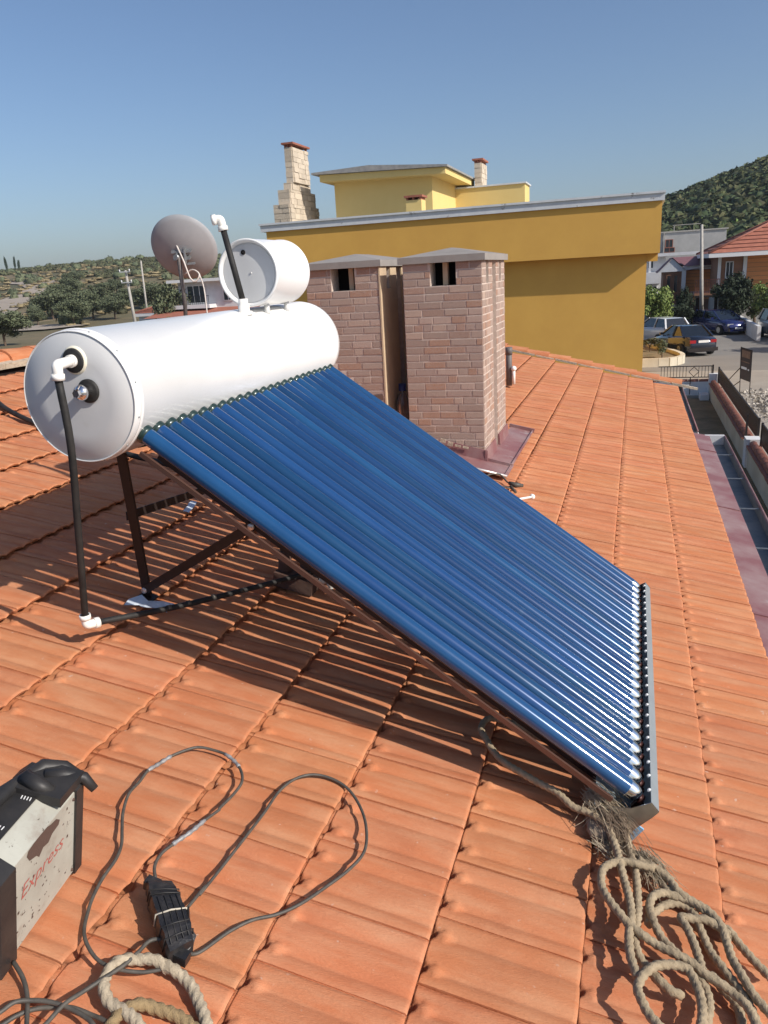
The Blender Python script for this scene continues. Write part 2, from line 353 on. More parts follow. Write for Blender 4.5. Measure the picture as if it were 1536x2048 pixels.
for k in range(16):
    ae = A0-PITCH*k
    off = (k % 2)*TW/2
    j0 = int((0.2-Y0)/TW)-1
    for j in range(j0, j0+62):
        y = Y0+j*TW+off
        if y < 0.15 or y+TW > VERGE+.06: continue
        if ae-PITCH < RIDGE-.1: continue
        P = RP(ae-PITCH/2, y+TW/2)
        if any(x0+.05 < P.x < x1-.05 and y0+.05 < P.y < y1-.05 for x0, x1, y0, y1 in CH): continue
        q = cam_px(P)
        m = 260 if P.y < 2.5 else 240
        if q is None or not (-m < q[0] < 1536+m and -m < q[1] < 2048+m+150): continue
        spots.append((P.length, ae, y, P))
spots.sort(key=lambda s: s[0])
tile_meshes = [tile_mb(XH, TH, s*3.7).mesh('roof_tile', 'clay') for s in range(4)]
for i, (d, ae, y, P) in enumerate(spots[:300]):
    o = bpy.data.objects.new('roof_tile', tile_meshes[rng.randrange(4)]); COL.objects.link(o); o.parent = house
    loc = RP(ae-PITCH+rng.uniform(-.0015, .0015), y+rng.uniform(-.0012, .0012), rng.uniform(-.001, .0015))
    rm = ROT @ Matrix.Rotation(rng.uniform(-.004, .004), 3, 'Z') @ Matrix.Rotation(rng.uniform(-.003, .003), 3, 'X')
    o.rotation_euler = rm.to_euler(); o.location = loc-house.location
far = MB(); base_lo = [tile_mb(XL, TL, s*3.7) for s in range(3)]
for i, (d, ae, y, P) in enumerate(spots[300:]):
    o0 = Vector((ae-PITCH+rng.uniform(-.002, .002), y+rng.uniform(-.002, .002), rng.uniform(-.0015, .002)))
    a = rng.uniform(-.005, .005); far.cr = rng.random(); b = rng.choice(base_lo)
    far.add([(v[0]+o0.x-a*v[1], v[1]+o0.y+a*v[0], v[2]+o0.z) for v in b.v], b.f, True)
o = build(far, 'roof_tile_field', 'clay', base=(0, 0, 0), attr=True, kind='stuff'); o.parent = house
o.rotation_euler = ROT.to_euler(); o.location = RP(0, 0, 0)-house.location
# deck below the tiles, the slope beyond the ridge, walls
mb = MB()
mb.add([RP(RIDGE, -2.5, -.05), RP(A0-.02, -2.5, -.05), RP(A0-.02, 12.2, -.05), RP(RIDGE, 12.2, -.05)], [(0, 1, 2, 3)])
build(mb, 'roof_deck', 'frame_paint', house)
rx = RP(RIDGE, 0, -.03)
mb = MB(); mb.add([(rx.x, -2.5, rx.z), (rx.x, 12.2, rx.z), (rx.x-5.4, 12.2, rx.z-5.4*.231), (rx.x-5.4, -2.5, rx.z-5.4*.231)], [(0, 1, 2, 3)])
build(mb, 'back_slope', 'clay', house)
mb = MB(); mb.box(-9.6, .30, -2.3, 12.1, G, -2.25)
mb.add([(-9.6, 12.1, -2.2), (.30, 12.1, -2.0), (rx.x, 12.1, rx.z-.08)], [(0, 1, 2)])
build(mb, 'wall', 'white_wall', house)
# verge tiles and their mortar
def cap_mb(L, r0, r1, n=10):
    vs = []; X = [0, L*.06, L*.5, L*.94, L]
    RR = [r1*1.04, r1*1.04, (r0+r1)/2, r0, r0]
    for x, r in zip(X, RR): vs += [(x, math.cos(math.pi*k/n)*r, math.sin(math.pi*k/n)*r*.72) for k in range(n+1)]
    m = n+1; mb = MB(); mb.add(vs, [(i*m+k, i*m+k+1, (i+1)*m+k+1, (i+1)*m+k) for i in range(4) for k in range(n)], True)
    mb.add([(0, math.cos(math.pi*k/n)*q, math.sin(math.pi*k/n)*q*.72) for q in (r1*1.04, r1*.9) for k in range(m)], [(k, k+m, k+m+1, k+1) for k in range(n)])
    return mb
capm = cap_mb(.36, .085, .098).mesh('verge_tile', 'clay')
ae = A0+.05
i = 0
while ae > RIDGE+.2:
    o = bpy.data.objects.new('verge_tile', capm); COL.objects.link(o); o.parent = house
    rm = ROT @ Matrix.Rotation(math.pi+rng.uniform(-.02, .02), 3, 'Z') @ Matrix.Rotation(.03, 3, 'Y')
    o.rotation_euler = rm.to_euler(); o.location = RP(ae, VERGE+.10, .008+rng.uniform(0, .006))-house.location
    ae -= .333; i += 1
capm2 = cap_mb(.36, .115, .13).mesh('ridge_tile', 'clay')
y = 3.2
while y < 12.2:
    o = bpy.data.objects.new('ridge_tile', capm2); COL.objects.link(o); o.parent = house
    o.rotation_euler = (0, 0, math.pi/2+rng.uniform(-.02, .02)); o.location = Vector((rx.x, y, rx.z+.03+rng.uniform(0, .008)))-house.location
    y += .325
mb = MB()
a = RIDGE+.3
while a < A0:
    L = rng.uniform(.22, .42)
    mb.obox(RP(a+L/2, VERGE+.012+rng.uniform(-.012, .006), .004), A_*(L/2-.01), Y_*rng.uniform(.02, .035), N_*rng.uniform(.010, .018)); a += L
y = 3.3
while y < 12.1:
    L = rng.uniform(.15, .3)
    mb.obox((rx.x+.135+rng.uniform(-.01, .01), y+L/2, rx.z+.015), A_*rng.uniform(.035, .05), Y_*(L/2), N_*.022); y += L
build(mb, 'mortar_bedding', 'mortar', house)

# gutters: a far run tight under the eave, a near run set out beyond a maroon sheet
ex = RP(A0, 0, -.02)
def gutter(y0, y1, x0, wd, dp, z, inner, outer):
    mb = MB(); t = .004
    mb.box(x0, x0+wd, y0, y1, z-dp, z-dp+t); mb.box(x0, x0+t, y0, y1, z-dp+t, z-.012); mb.box(x0+wd-t, x0+wd, y0, y1, z-dp+t, z)
    mb.box(x0, x0+wd, y0, y0+t, z-dp+t, z-.01); mb.box(x0, x0+wd, y1-t, y1, z-dp+t, z-.004)
    g = build(mb, 'gutter', inner, house)
    m2 = MB(); m2.tube([(x0+wd+.004, y0, z), (x0+wd+.004, y1, z)], .011, 8); m2.box(x0+wd+.001, x0+wd+.005, y0, y1, z-dp-.01, z-.005)
    build(m2, 'gutter_rim', outer, g)
    m3 = MB(); y = y0+.45
    while y < y1-.2:
        m3.box(x0, x0+wd, y, y+.014, z-.014, z-.008); y += .92
    build(m3, 'gutter_strap', 'galv', g)
gutter(9.05, 12.5, ex.x-.03, .095, .075, ex.z-.03, 'gutter_metal', 'maroon_metal')
gutter(-1.5, 9.03, ex.x+.185, .155, .095, ex.z-.075, 'gutter_metal', 'maroon_metal')
mb = MB(); mb.obox((ex.x+.075, 3.77, ex.z-.052), Vector((.112, 0, -.022)), (0, 5.25, 0), (0, 0, .003))
sheet = build(mb, 'eave_sheet', 'maroon_metal', house)
mb = MB()
for y in (.2, 2.2, 4.2, 6.2, 8.2): mb.obox((ex.x+.075, y, ex.z-.046), Vector((.112, 0, -.022)), (0, .012, 0), (0, 0, .004))
build(mb, 'sheet_seam', 'maroon_metal', sheet)
mb = MB(); mb.box(ex.x-.02, ex.x+.34, 8.99, 9.03, ex.z-.17, ex.z-.062); mb.box(.30, ex.x+.33, -2, 9.0, ex.z-.22, ex.z-.18); mb.box(.30, ex.x+.1, 9.0, 12.4, ex.z-.2, ex.z-.1)
build(mb, 'soffit', 'white_wall', house)

# ------------------------------------------------------------------ chimneys
def brick_mesh():
    mb = MB(); b = .09; vs = []
    for (x, y, z) in ((-.5, -.5, 0), (.5, -.5, 0), (.5, .5, 0), (-.5, .5, 0)): vs.append((x, y, z))
    for (x, y) in ((-.5, -.5), (.5, -.5), (.5, .5), (-.5, .5)): vs.append((x, y, .75))
    for (x, y) in ((-.47, -.40), (.47, -.42), (.465, .41), (-.47, .42)): vs.append((x, y, 1))
    fs = [(i, (i+1) % 4, (i+1) % 4+4, i+4) for i in range(4)]+[(i+4, (i+1) % 4+4, (i+1) % 4+8, i+8) for i in range(4)]+[(8, 9, 10, 11)]
    mb.add(vs, fs); return mb.mesh('brick', 'brick')
bmesh_ = brick_mesh()
NB = [0]
def lay(parent, face, u0, u1, ztop, zfun, plane, skip=None, mortar=.0075, hide=None):
    """one brick face; face 'front' looks to -y at y=plane, 'side' looks to +x at x=plane"""
    z = ztop-.004
    while z > -1.6:
        hgt = .0455; u = u0+.002; row_any = False
        pieces = []
        while u < u1-.02:
            L = rng.choice((.062, .10, .13, .155, .17, .185)) if face == 'front' else rng.choice((.06, .08, .10, .13))
            if u+L > u1-.045: L = u1-.002-u
            pieces.append((u, u+L)); u += L+mortar
        for (a, b) in pieces:
            segs = [(a, b)]
            if skip and z-hgt > skip[2]-.02:
                s0, s1 = skip[0], skip[1]; segs = []
                if a < s0-.01: segs.append((a, min(b, s0-.003)))
                if b > s1+.01: segs.append((max(a, s1+.003), b))
            for (p, q) in segs:
                if q-p < .015: continue
                c = (p+q)/2
                if z < zfun(c)+.06: continue
                if hide and hide(c, z): continue
                o = bpy.data.objects.new('brick', bmesh_); COL.objects.link(o); o.parent = parent; NB[0] += 1
                dp = rng.uniform(.0022, .0048); hh = hgt*rng.uniform(.93, 1.03)
                if face == 'front':
                    o.rotation_euler = (R(90)+rng.uniform(-.01, .01), rng.uniform(-.006, .006), 0); P = Vector((c, plane, z-hgt/2))
                else:
                    o.rotation_euler = Matrix(((0, 0, 1), (1, 0, 0), (0, 1, 0))).to_euler(); P = Vector((plane, c, z-hgt/2))
                o.scale = (q-p, hh, dp); o.location = P-origin(parent)
        z -= .0535
ZC = .068                                             # underside of the caps
def chimney(x0, x1, y0, y1, label, side, hide):
    ya, yb = y0+.42, y0+.58
    mb = MB(); zb = -1.75; zo = -.092
    for (p, q) in ((y0, ya), (yb, y1)):
        mb.box(x0, x1, p, q, zb, zo)
        wp, wq = .205, .187
        for (xa, xb) in ((x0, x0+wp), (x1-wq, x1)):
            m_ = (p+q)/2
            mb.box(xa, xb, p, m_-.05, zo, ZC); mb.box(xa, xb, m_+.05, q, zo, ZC)
    mb.box(x0+.16, x1-.16, ya, yb, zb, ZC-.05)
    core = build(mb, 'chimney', 'brick_joint', house); core['label'] = label
    mb = MB(); mb.box(x0+.02, x1-.02, y0+.20, y0+.215, zo+.001, ZC-.001); mb.box(x0+.10, x1-.10, y0+.02, y0+.20, zo+.0005, zo+.002); build(mb, 'flue_shade_panel', 'opening_shade', core)  # dark panels inside the opening put the flue's shade into colour
    px_ = x0+.205+(.082 if side == 'brick' else .125); mb = MB(); mb.box(px_, px_+.035, y0+.05, y0+.10, zo+.002, ZC-.001); build(mb, 'flue_pillar', 'plaster', core)
    ov = .028; mb = MB(); zt = ZC+.046
    X0, X1, YA, YB = x0-ov, x1+ov, y0-ov, y1+ov; ax, ay = (X0+X1)/2, (YA+YB)/2
    mb.add([(X0, YA, ZC), (X1, YA, ZC), (X1, YB, ZC), (X0, YB, ZC), (X0, YA, zt), (X1, YA, zt), (X1, YB, zt), (X0, YB, zt), (ax, ay-.16, zt+.06), (ax, ay+.16, zt+.06)],
           [(3, 2, 1, 0), (0, 1, 5, 4), (1, 2, 6, 5), (2, 3, 7, 6), (3, 0, 4, 7), (4, 5, 8), (5, 6, 9, 8), (6, 7, 9), (7, 4, 8, 9)])
    build(mb, 'chimney_cap', 'cap_concrete', core)
    zf = lambda x: rz(x)
    lay(core, 'front', x0, x1, ZC, zf, y0, skip=(x0+.205, x1-.187, -.092), hide=hide)
    if side == 'brick':
        zs = lambda y: rz(x1)
        lay(core, 'side', y0, ya, ZC, zs, x1, skip=((y0+ya)/2-.05, (y0+ya)/2+.05, -.092))
        lay(core, 'side', yb, y1, ZC, zs, x1, skip=((yb+y1)/2-.05, (yb+y1)/2+.05, -.092))
    else:
        mb = MB()
        for (p, q) in ((y0+.001, ya+.001), (yb-.001, y1)):
            m_ = (p+q)/2
            mb.box(x1+.0005, x1+.012, p-.008, q, zb+.02, zo-.001); mb.box(x1+.0005, x1+.012, p-.008, m_-.05, zo, ZC-.002); mb.box(x1+.0005, x1+.012, m_+.05, q, zo, ZC-.002)
        mb.box(x1-.1595, x1-.15, ya+.002, yb-.002, zb, ZC-.06)
        build(mb, 'plaster_face', 'plaster', core)
    return core
c1 = chimney(*CH[0], 'right brick chimney with grey hipped cap and maroon flashing', 'brick', None)
c2 = chimney(*CH[1], 'left brick chimney with cream plastered side, partly behind the tank', 'plaster',
             lambda x, z: x < -2.36 or z < -1.02 or (x < -2.13 and z < -.62))
# flashing of the right chimney
mb = MB(); x0, x1, y0, y1 = CH[0]
def strip(p, q, n, hh=.10):                          # upstand between two roof points, leaning on the wall
    n = Vector(n); a, b = RP(ra(p[0]), p[1], .01), RP(ra(q[0]), q[1], .01)
    mb.add([a+n*.022, b+n*.022, b+n*.012+Z_*hh, a+n*.012+Z_*hh, a, b, b+Z_*hh, a+Z_*hh], [(0, 1, 2, 3), (3, 2, 6, 7), (0, 3, 7, 4), (1, 5, 6, 2)])
strip((x0-.05, y0), (x1+.02, y0), (0, -1, 0)); strip((x1, y0-.02), (x1, y0+.42), (1, 0, 0)); strip((x1, y0+.58), (x1, y1+.03), (1, 0, 0))
mb.obox(RP(-.60, 6.14, .020), A_*.100, Y_*.80, N_*.003)
mb.obox(RP(-.50, 6.14, .027), A_*.006, Y_*.80, N_*.012); mb.obox(RP(-.60, 6.945, .034), A_*.115, Y_*.008, N_*.016)
mb.obox(RP(-.74, 5.50, .026), A_*.255, Y_*.165, N_*.003); mb.obox(RP(-.60, 5.62, .036), A_*.11, Y_*.006, N_*.014)
fl = build(mb, 'chimney_flashing', 'maroon_metal', c1)
mb = MB(); mb.tube([RP(-.99, 5.335, .03), RP(-.485, 5.335, .03)], .011, 8); build(mb, 'flashing_hem', 'hem_metal', fl)
mb = MB()
for k in range(9):
    a = -1.34+k*.06; mb.obox(RP(a, 5.590, .10+rng.uniform(-.01, .01)), A_*rng.uniform(.02, .035), Y_*.004, N_*rng.uniform(.006, .016))
build(mb, 'sealant_smear', 'mortar', fl)
# vent stub under the collector, grey pipe beyond the chimneys
mb = MB()
for s_, w_ in ((-.052, .030), (.052, .027)):
    mb.lathe(RP(-1.085+s_, 2.96, -.02), Z_+Vector((.05, 0, 0)), [(0, w_+.016), (.06, w_+.006), (.10, w_), (.165, w_), (.17, w_-.006), (.10, w_-.007)], 18)
mb.obox(RP(-1.085, 2.955, .022), A_*.095, Y_*.055, N_*.032)
build(mb, 'roof_vent', 'vent_clay', house)
mb = MB(); b = RP(-1.05, 9.15, 0); mb.tube([b, b+Z_*.44], .035, 16); mb.tube([b+Z_*.36, b+Z_*.445], .041, 16)
vp = build(mb, 'vent_pipe', 'grey_pipe', house)
mb = MB(); mb.tube([b+Vector((.06, -.03, .02)), b+Vector((.06, -.03, .20))], .018, 10); mb.lathe(b+Vector((.06, -.03, .20)), Z_, [(-.03, .005), (-.02, .027), (0, .033), (.02, .027), (.033, .004)], 14)
build(mb, 'vent_cowl', 'pvc', vp)

# ================================================================== SOLAR WATER HEATER
T_ = Vector((1.542, 0, -1.095)).normalized(); M_ = Vector((-T_.z, 0, T_.x)); TB = Vector((-1.48, 0, -.445))
def TP(t, y, m=0.0): return TB+T_*t+Y_*y+M_*m
heater = thing('solar_water_heater', 'solar water heater with white tank and blue vacuum tubes standing on the tiles', 'solar heater', RP(ra(-.7), 2.6, 0))
TC = Vector((-1.6455, 0, -.311)); TR = .207; TY0, TY1 = 2.0, 3.78
mb = MB(); prf = [(TY0+.030, TR), (TY0+.034, TR+.0035), (TY0+.040, TR+.0035), (TY0+.044, TR), (TY1-.04, TR), (TY1-.036, TR+.003), (TY1-.03, TR+.003), (TY1-.026, TR), (TY1-.006, TR), (TY1+.004, TR-.012), (TY1+.010, .1), (TY1+.012, .001)]
mb.lathe(TC, Y_, prf, 96); tank = build(mb, 'tank', 'enamel', heater)
mb = MB(); mb.lathe(TC, Y_, [(TY0-.004, .001), (TY0-.003, .12), (TY0+.001, TR-.008), (TY0+.004, TR-.006)], 96)
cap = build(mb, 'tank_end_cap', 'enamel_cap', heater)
mb = MB(); mb.lathe(TC, Y_, [(TY0+.004, TR-.006), (TY0-.001, TR-.004), (TY0+.003, TR-.0008), (TY0+.0299, TR-.0005)], 96); build(mb, 'cap_rim', 'enamel', cap)
mb = MB()
for a in range(0, 360, 30):
    d = Vector((math.cos(R(a+12)), 0, math.sin(R(a+12)))); mb.cyl(TC+Y_*(TY0+.020)+d*(TR-.003), TC+Y_*(TY0+.020)+d*(TR+.0015), .0028, n=8)
build(mb, 'cap_screw', 'galv', cap)
def onface(dx, dz, y): return TC+Vector((dx, 0, dz))+Y_*y
# upper port with elbow, lower port with hexagon plug
E0 = onface(.014, .116, TY0)
mb = MB(); mb.lathe(E0, -Y_, [(.000, .044), (.006, .043), (.010, .039), (.0105, .036)], 36); build(mb, 'port_ring', 'cream_sealant', heater)
mb = MB(); mb.lathe(E0, -Y_, [(.0, .038), (.012, .038), (.016, .033), (.014, .001)], 32); build(mb, 'port_gasket', 'foam', heater)
def elbow(p, c, q, r=.020, name='pipe_elbow', m='pvc'):
    p, c, q = Vector(p), Vector(c), Vector(q); d1 = (p-c).normalized(); d2 = (q-c).normalized(); rr = .6*r
    arc = []
    for k in range(7):
        t = k/6; arc.append((c+d1*rr)*(1-t)**2+c*2*t*(1-t)+(c+d2*rr)*t*t)
    path = [c+d1*(p-c).length, c+d1*(rr+.004)]+arc+[c+d2*(rr+.004), c+d2*(q-c).length]
    mb = MB(); mb.tube(path, r*.88, 20)
    mb.tube([p, p-d1*.018], r*1.08, 20); mb.tube([q, q-d2*.018], r*1.08, 20)
    return build(mb, name, m, heater)
EC = onface(.014, .112, TY0-.085)
elbow(E0-Y_*.01, EC, EC+Vector((-.004, 0, -.045)), .018)
PB = Vector((-1.800, 2.03, -1.117))
mb = MB(); mb.tube(smooth_path([EC+Vector((-.004, 0, -.045)), EC+Vector((-.005, .004, -.25)), Vector((-1.705, 1.962, -.75)), PB+Z_*.03], .05), .0118, 16); build(mb, 'insulated_pipe', 'foam', heater)
H1 = RP(-1.0, 2.98, .085); dh = (H1-PB).normalized()
elbow(PB+Z_*.04, PB, PB+dh*.045, .018)
mb = MB(); mb.tube(smooth_path([PB+dh*.04, PB.lerp(H1, .35)-Z_*.012, PB.lerp(H1, .7)-Z_*.008, H1], .04), .0112, 16); hp = build(mb, 'insulated_pipe', 'foam', heater)
mb = MB()
for k in range(7):
    c = PB.lerp(H1, .30+.098*k+.02*math.sin(k*5)); mb.tube([c+dh*-.007-Z_*.009, c+dh*.007-Z_*.009], .0114, 14)
build(mb, 'tape_band', 'cable', hp)
E1 = RP(-.955, 3.0, .04); elbow(E1+Vector((-.05, -.02, .0)), E1, E1+Vector((.035, -.045, -.005)), .016)
B0 = onface(.048, .022, TY0)
mb = MB(); mb.lathe(B0, -Y_, [(.0, .037), (.010, .037), (.013, .031), (.011, .001)], 32); build(mb, 'port_gasket', 'foam', heater)
mb = MB(); mb.lathe(B0, -Y_, [(.010, .019), (.030, .020), (.040, .0245), (.050, .022), (.056, .012)], 24)
mb.lathe(B0-Y_*.055, -Y_, [(0, .0135), (.012, .0125)], 6, smooth=False, capends=True); build(mb, 'port_plug', 'chrome', heater)
# feeder tank on top, vent pipe
FC = Vector((-1.575, 0, .043)); FR = .139
mb = MB(); mb.lathe(FC, Y_, [(3.115, .001), (3.113, FR-.03), (3.113, FR-.016), (3.10, FR-.011), (3.094, FR-.004), (3.098, FR+.001), (3.11, FR), (3.43, FR), (3.436, FR+.004), (3.45, FR), (3.462, FR-.02), (3.466, .001)], 72)
ft = build(mb, 'feeder_tank', 'enamel', heater)
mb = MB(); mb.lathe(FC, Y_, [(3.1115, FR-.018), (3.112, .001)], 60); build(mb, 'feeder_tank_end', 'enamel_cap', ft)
mb = MB(); c = FC+Vector((-.018, 3.111, .085)); mb.lathe(c, -Y_, [(0, .0105), (.0015, .0105), (.0016, .001)], 20); build(mb, 'overflow_hole', 'opening_shade', ft)
mb = MB(); c = FC+Vector((.01, 3.1115, .0)); mb.lathe(c, -Y_, [(0, .004), (.003, .003), (.004, .0005)], 12); build(mb, 'rivet', 'enamel_cap', ft)
mb = MB()
for (x, y) in ((-1.545, 3.19), (-1.545, 3.40)):
    mb = MB(); mb.cyl((x, y, TC.z+TR*.8), (x, y, FC.z-.12), .012, n=14); build(mb, 'feeder_tank_foot', 'enamel_cap', heater)
v0, v1 = Vector((-1.575, 3.03, -.115)), Vector((-1.632, 3.03, .222))
mb = MB(); mb.lathe(v0, Z_, [(-.01, .034), (.004, .034), (.005, .024), (.03, .024), (.031, .020), (.055, .020), (.056, .001)], 24); build(mb, 'vent_socket', 'pvc', heater)
mb = MB(); mb.tube([v0+Z_*.04, v1], .0128, 16); build(mb, 'vent_hose', 'foam', heater)
dv = (v1-v0).normalized(); cv = v1+dv*.040
elbow(v1-dv*.008, cv, cv+Vector((-.034, -.012, -.004)), .019)
# tubes
NT, PT, TY = 24, .0700, 2.08
mb = MB(); mb.tube([(t, 0, 0) for t in (-.02, .5, 1.0, 1.5, 1.850)], .0276, 28, caps=False); tm = mb.mesh('vacuum_tube', 'tube_blue')
mb = MB(); mb.lathe((0, 0, 0), (1, 0, 0), [(1.850, .0276), (1.868, .027), (1.883, .0245), (1.894, .016), (1.898, .006), (1.906, .0045), (1.908, .0005)], 28); tipm = mb.mesh('tube_tip', 'tube_tip')
mb = MB(); mb.lathe((0, 0, 0), (1, 0, 0), [(-.03, .0318), (.004, .0318), (.009, .0305), (.012, .0278)], 28); colm = mb.mesh('tube_collar', 'tube_collar')
mb = MB(); mb.lathe((1.896, 0, -.010), (1, 0, 0), [(0, .019), (.014, .019), (.014, .010)], 14); mb.obox((1.912, 0, -.03), (.014, 0, 0), (0, .008, 0), (0, 0, .015)); holm = mb.mesh('tube_holder', 'copper_clip')
mb = MB(); mb.lathe((1.911, .018, .026), (-.3, -.3, 1), [(-.004, .0055), (0, .006), (.003, .0052), (.0055, .003), (.006, .0004)], 12); scm = mb.mesh('holder_screw_glint', 'enamel')  # screw heads in white, the bolt highlight put into their colour
RT = Matrix(((T_.x, 0, M_.x), (0, 1, 0), (T_.z, 0, M_.z)))
for i in range(NT):
    P = TP(0, TY+PT*i+rng.uniform(-.0015, .0015), .004+rng.uniform(-.001, .001))
    tb = bpy.data.objects.new('vacuum_tube', tm); COL.objects.link(tb); tb.parent = heater; tb.location = P-heater.location
    tb.rotation_euler = (RT @ Matrix.Rotation(rng.uniform(-.0012, .0012), 3, 'Z')).to_euler()
    for nm, me in (('tube_tip', tipm), ('tube_collar', colm), ('tube_holder', holm), ('holder_screw_glint', scm)):
        c = bpy.data.objects.new(nm, me); COL.objects.link(c); c.parent = tb
# side trims, carrying beams, lower channel
YN, YF = TY-.04, TY+PT*(NT-1)+.04
for y in (YN, YF):
    mb = MB(); mb.obox(TP(.93, y, -.040), T_*.90, Y_*.005, M_*.008); mb.obox(TP(.93, y+(.014 if y == YN else -.014), -.049), T_*.90, Y_*.014, M_*.002)
    build(mb, 'side_trim', 'side_trim', heater)
for y in (2.25, 3.52):
    mb = MB(); mb.obox(TP(.95, y, -.105), T_*.95, Y_*.003, M_*.040); mb.obox(TP(.95, y+.02, -.067), T_*.95, Y_*.02, M_*.002)
    build(mb, 'tube_beam', 'frame_paint', heater)
mb = MB(); t0, t1 = 1.80, 1.935; ya, yb = YN-.005, YF+.01
sec = [(t0, -.085), (t1, -.085), (t1+.012, .000), (t1+.013, .026), (t1-.022, .036)]
for (a, b) in zip(sec, sec[1:]):
    p, q = TP(a[0], ya, a[1]), TP(b[0], ya, b[1]); d = Y_*(yb-ya); nn = (q-p).cross(d).normalized()*.002
    mb.add([p, q, q+d, p+d, p+nn, q+nn, q+nn+d, p+nn+d], [(0, 1, 2, 3), (7, 6, 5, 4), (0, 4, 5, 1), (1, 5, 6, 2), (2, 6, 7, 3), (3, 7, 4, 0)])
rail = build(mb, 'bottom_channel', 'rail_steel', heater)
for y in (ya-.002, yb):
    mb = MB(); mb.prism([TP(t0, y, -.086), TP(t1, y, -.086), TP(t1+.012, y, 0), TP(t1+.013, y, .027), TP(t1-.022, y, .037), TP(t1-.05, y, -.02)], Y_*.002); build(mb, 'channel_end_plate', 'steel', rail)
mb = MB(); mb.obox(TP(1.945, YN-.003, -.105), T_*.012, Y_*.003, M_*.05); build(mb, 'film_strip', 'blue_film', rail)
# stand: rear legs, braces, bolts
mb_f = []
for dy in (0.0, 1.27):
    top = Vector((-1.714, 2.25+dy, -.50)); ft_ = Vector((-1.862, 2.472+dy*.98, rz(-1.862, .006)))
    kb = ft_.lerp(top, .06)
    mb = MB(); mb.bar(top, ft_, .036, .005, up=Vector((1, 0, 0)).cross(ft_-top)); mb.bar(top+Vector((0.0, .016, 0)), ft_+Vector((.0, .016, 0)), .004, .032, up=Vector((1, 0, 0)).cross(ft_-top)); build(mb, 'rear_leg', 'frame_paint', heater)
    be = Vector((-1.221, 2.245+dy, -.793))
    mb = MB(); mb.bar(kb+Vector((.0, -.008, 0)), be+Vector((0, -.008, 0)), .034, .004, up=Vector((0, 1, 0))); build(mb, 'diagonal_brace', 'frame_paint', heater)
    for p in (kb, be):
        mb = MB(); mb.lathe(p+Vector((.0, -.010, 0)), -Y_, [(0, .0125), (.006, .0125), (.008, .010), (.0085, .0005)], 10); build(mb, 'bolt', 'hem_metal', heater)
    mb = MB(); mb.obox(ft_+Z_*.002, A_*.035, Y_*.03, N_*.003); build(mb, 'foot_plate', 'frame_paint', heater)
mb = MB(); mb.bar((-1.86, 2.42, -1.03+.19), (-1.80, 3.72, -.95), .005, .034); build(mb, 'cross_bar', 'frame_paint', heater)
mb = MB(); mb.bar((-1.55, 3.68, -.62), (-1.24, 3.83, -.605), .034, .03); build(mb, 'projecting_bracket', 'side_trim', heater)
# tank saddles
for y in (2.25, 3.52):
    mb = MB()
    arc = [TC+Y_*y+Vector((math.cos(R(a)), 0, math.sin(R(a))))*(TR+.004) for a in range(205, 330, 8)]
    for p, q in zip(arc, arc[1:]): mb.bar(p, q, .035, .004, up=(p-TC-Y_*y))
    build(mb, 'tank_saddle', 'frame_paint', heater)

# ------------------------------------------------------------------ scraps around the heater
def scrap(name, c, pts, m, label, cat, h=.004, k=.02):
    mb = MB(); ca, cy_ = c; r2 = random.Random(int(abs(ca)*1000)); n = len(pts)
    top = [RP(ca+p[0], cy_+p[1], h+r2.uniform(.002, k)) for p in pts]; ctr = RP(ca, cy_, h+k*.8)
    mb.add(top+[ctr], [(i, (i+1) % n, n) for i in range(n)]); mb.add([p-N_*.0015 for p in top+[ctr]], [((i+1) % n, i, n) for i in range(n)])
    return tag(build(mb, name, m), label, cat)
scrap('crumpled_paper', (-1.50, 2.42), [(-.09, -.01), (-.06, .035), (-.02, .02), (.03, .05), (.085, .045), (.12, .01), (.07, .0), (.10, -.03), (.04, -.025), (.0, -.05), (-.03, -.03), (-.08, -.055)], 'paper', 'crumpled bluish white paper under the rear foot of the heater', 'paper')
scrap('paper_scrap', (-1.925, 3.42), [(-.03, .09), (.0, .095), (.03, .02), (.05, -.07), (.02, -.08), (.005, -.01), (-.02, .04)], 'paper', 'small white paper strip lying in the shade behind the heater leg', 'paper', k=.015)
mb = MB(); mb.tube(smooth_path([RP(-4.9, 4.75, .10), RP(-4.3, 4.5, .055), RP(-3.7, 4.1, .02), RP(-2.9, 3.9, .02), RP(-2.3, 3.9, .02)], .06), .017, 12)
tag(build(mb, 'black_hose', 'foam'), 'black hose running over the tiles at the left edge behind the tank', 'hose')
mb = MB(); p = RP(-.37, 4.86, .022); q = RP(-.262, 5.0, .032); mb.tube([p+(p-q)*1.5, p, q], .008, 10)
mb.lathe(q, (q-p), [(-.016, .004), (-.010, .016), (.0, .021), (.012, .016), (.018, .004), (.0182, .0004)], 16)
tag(build(mb, 'ball_ended_pipe', 'pvc'), 'thin white pipe with a round end beside the far edge of the blue tubes', 'pipe')
mb = MB(); pr = [(-.62, 5.12), (-.60, 5.2), (-.53, 5.27), (-.47, 5.24), (-.425, 5.205)]
mb.tube(smooth_path([RP(a, y, .02+.03*(i in (1, 2))) for i, (a, y) in enumerate(pr)], .02), .006, 8)
mb.tube(smooth_path([RP(-.60, 5.02, .012), RP(-.52, 5.09, .02), RP(-.43, 5.12, .018)], .02), .005, 8)
mb.tube([RP(-.45, 5.19, .03), RP(-.40, 5.18, .03), RP(-.355, 5.215, .028)], [.012, .020, .012], 10)
mb.tube([RP(-.43, 5.15, .02), RP(-.38, 5.06, .016)], [.012, .009], 8)
tag(build(mb, 'black_cable', 'cable'), 'short black cable with a plug lying in front of the chimney flashing', 'cable')
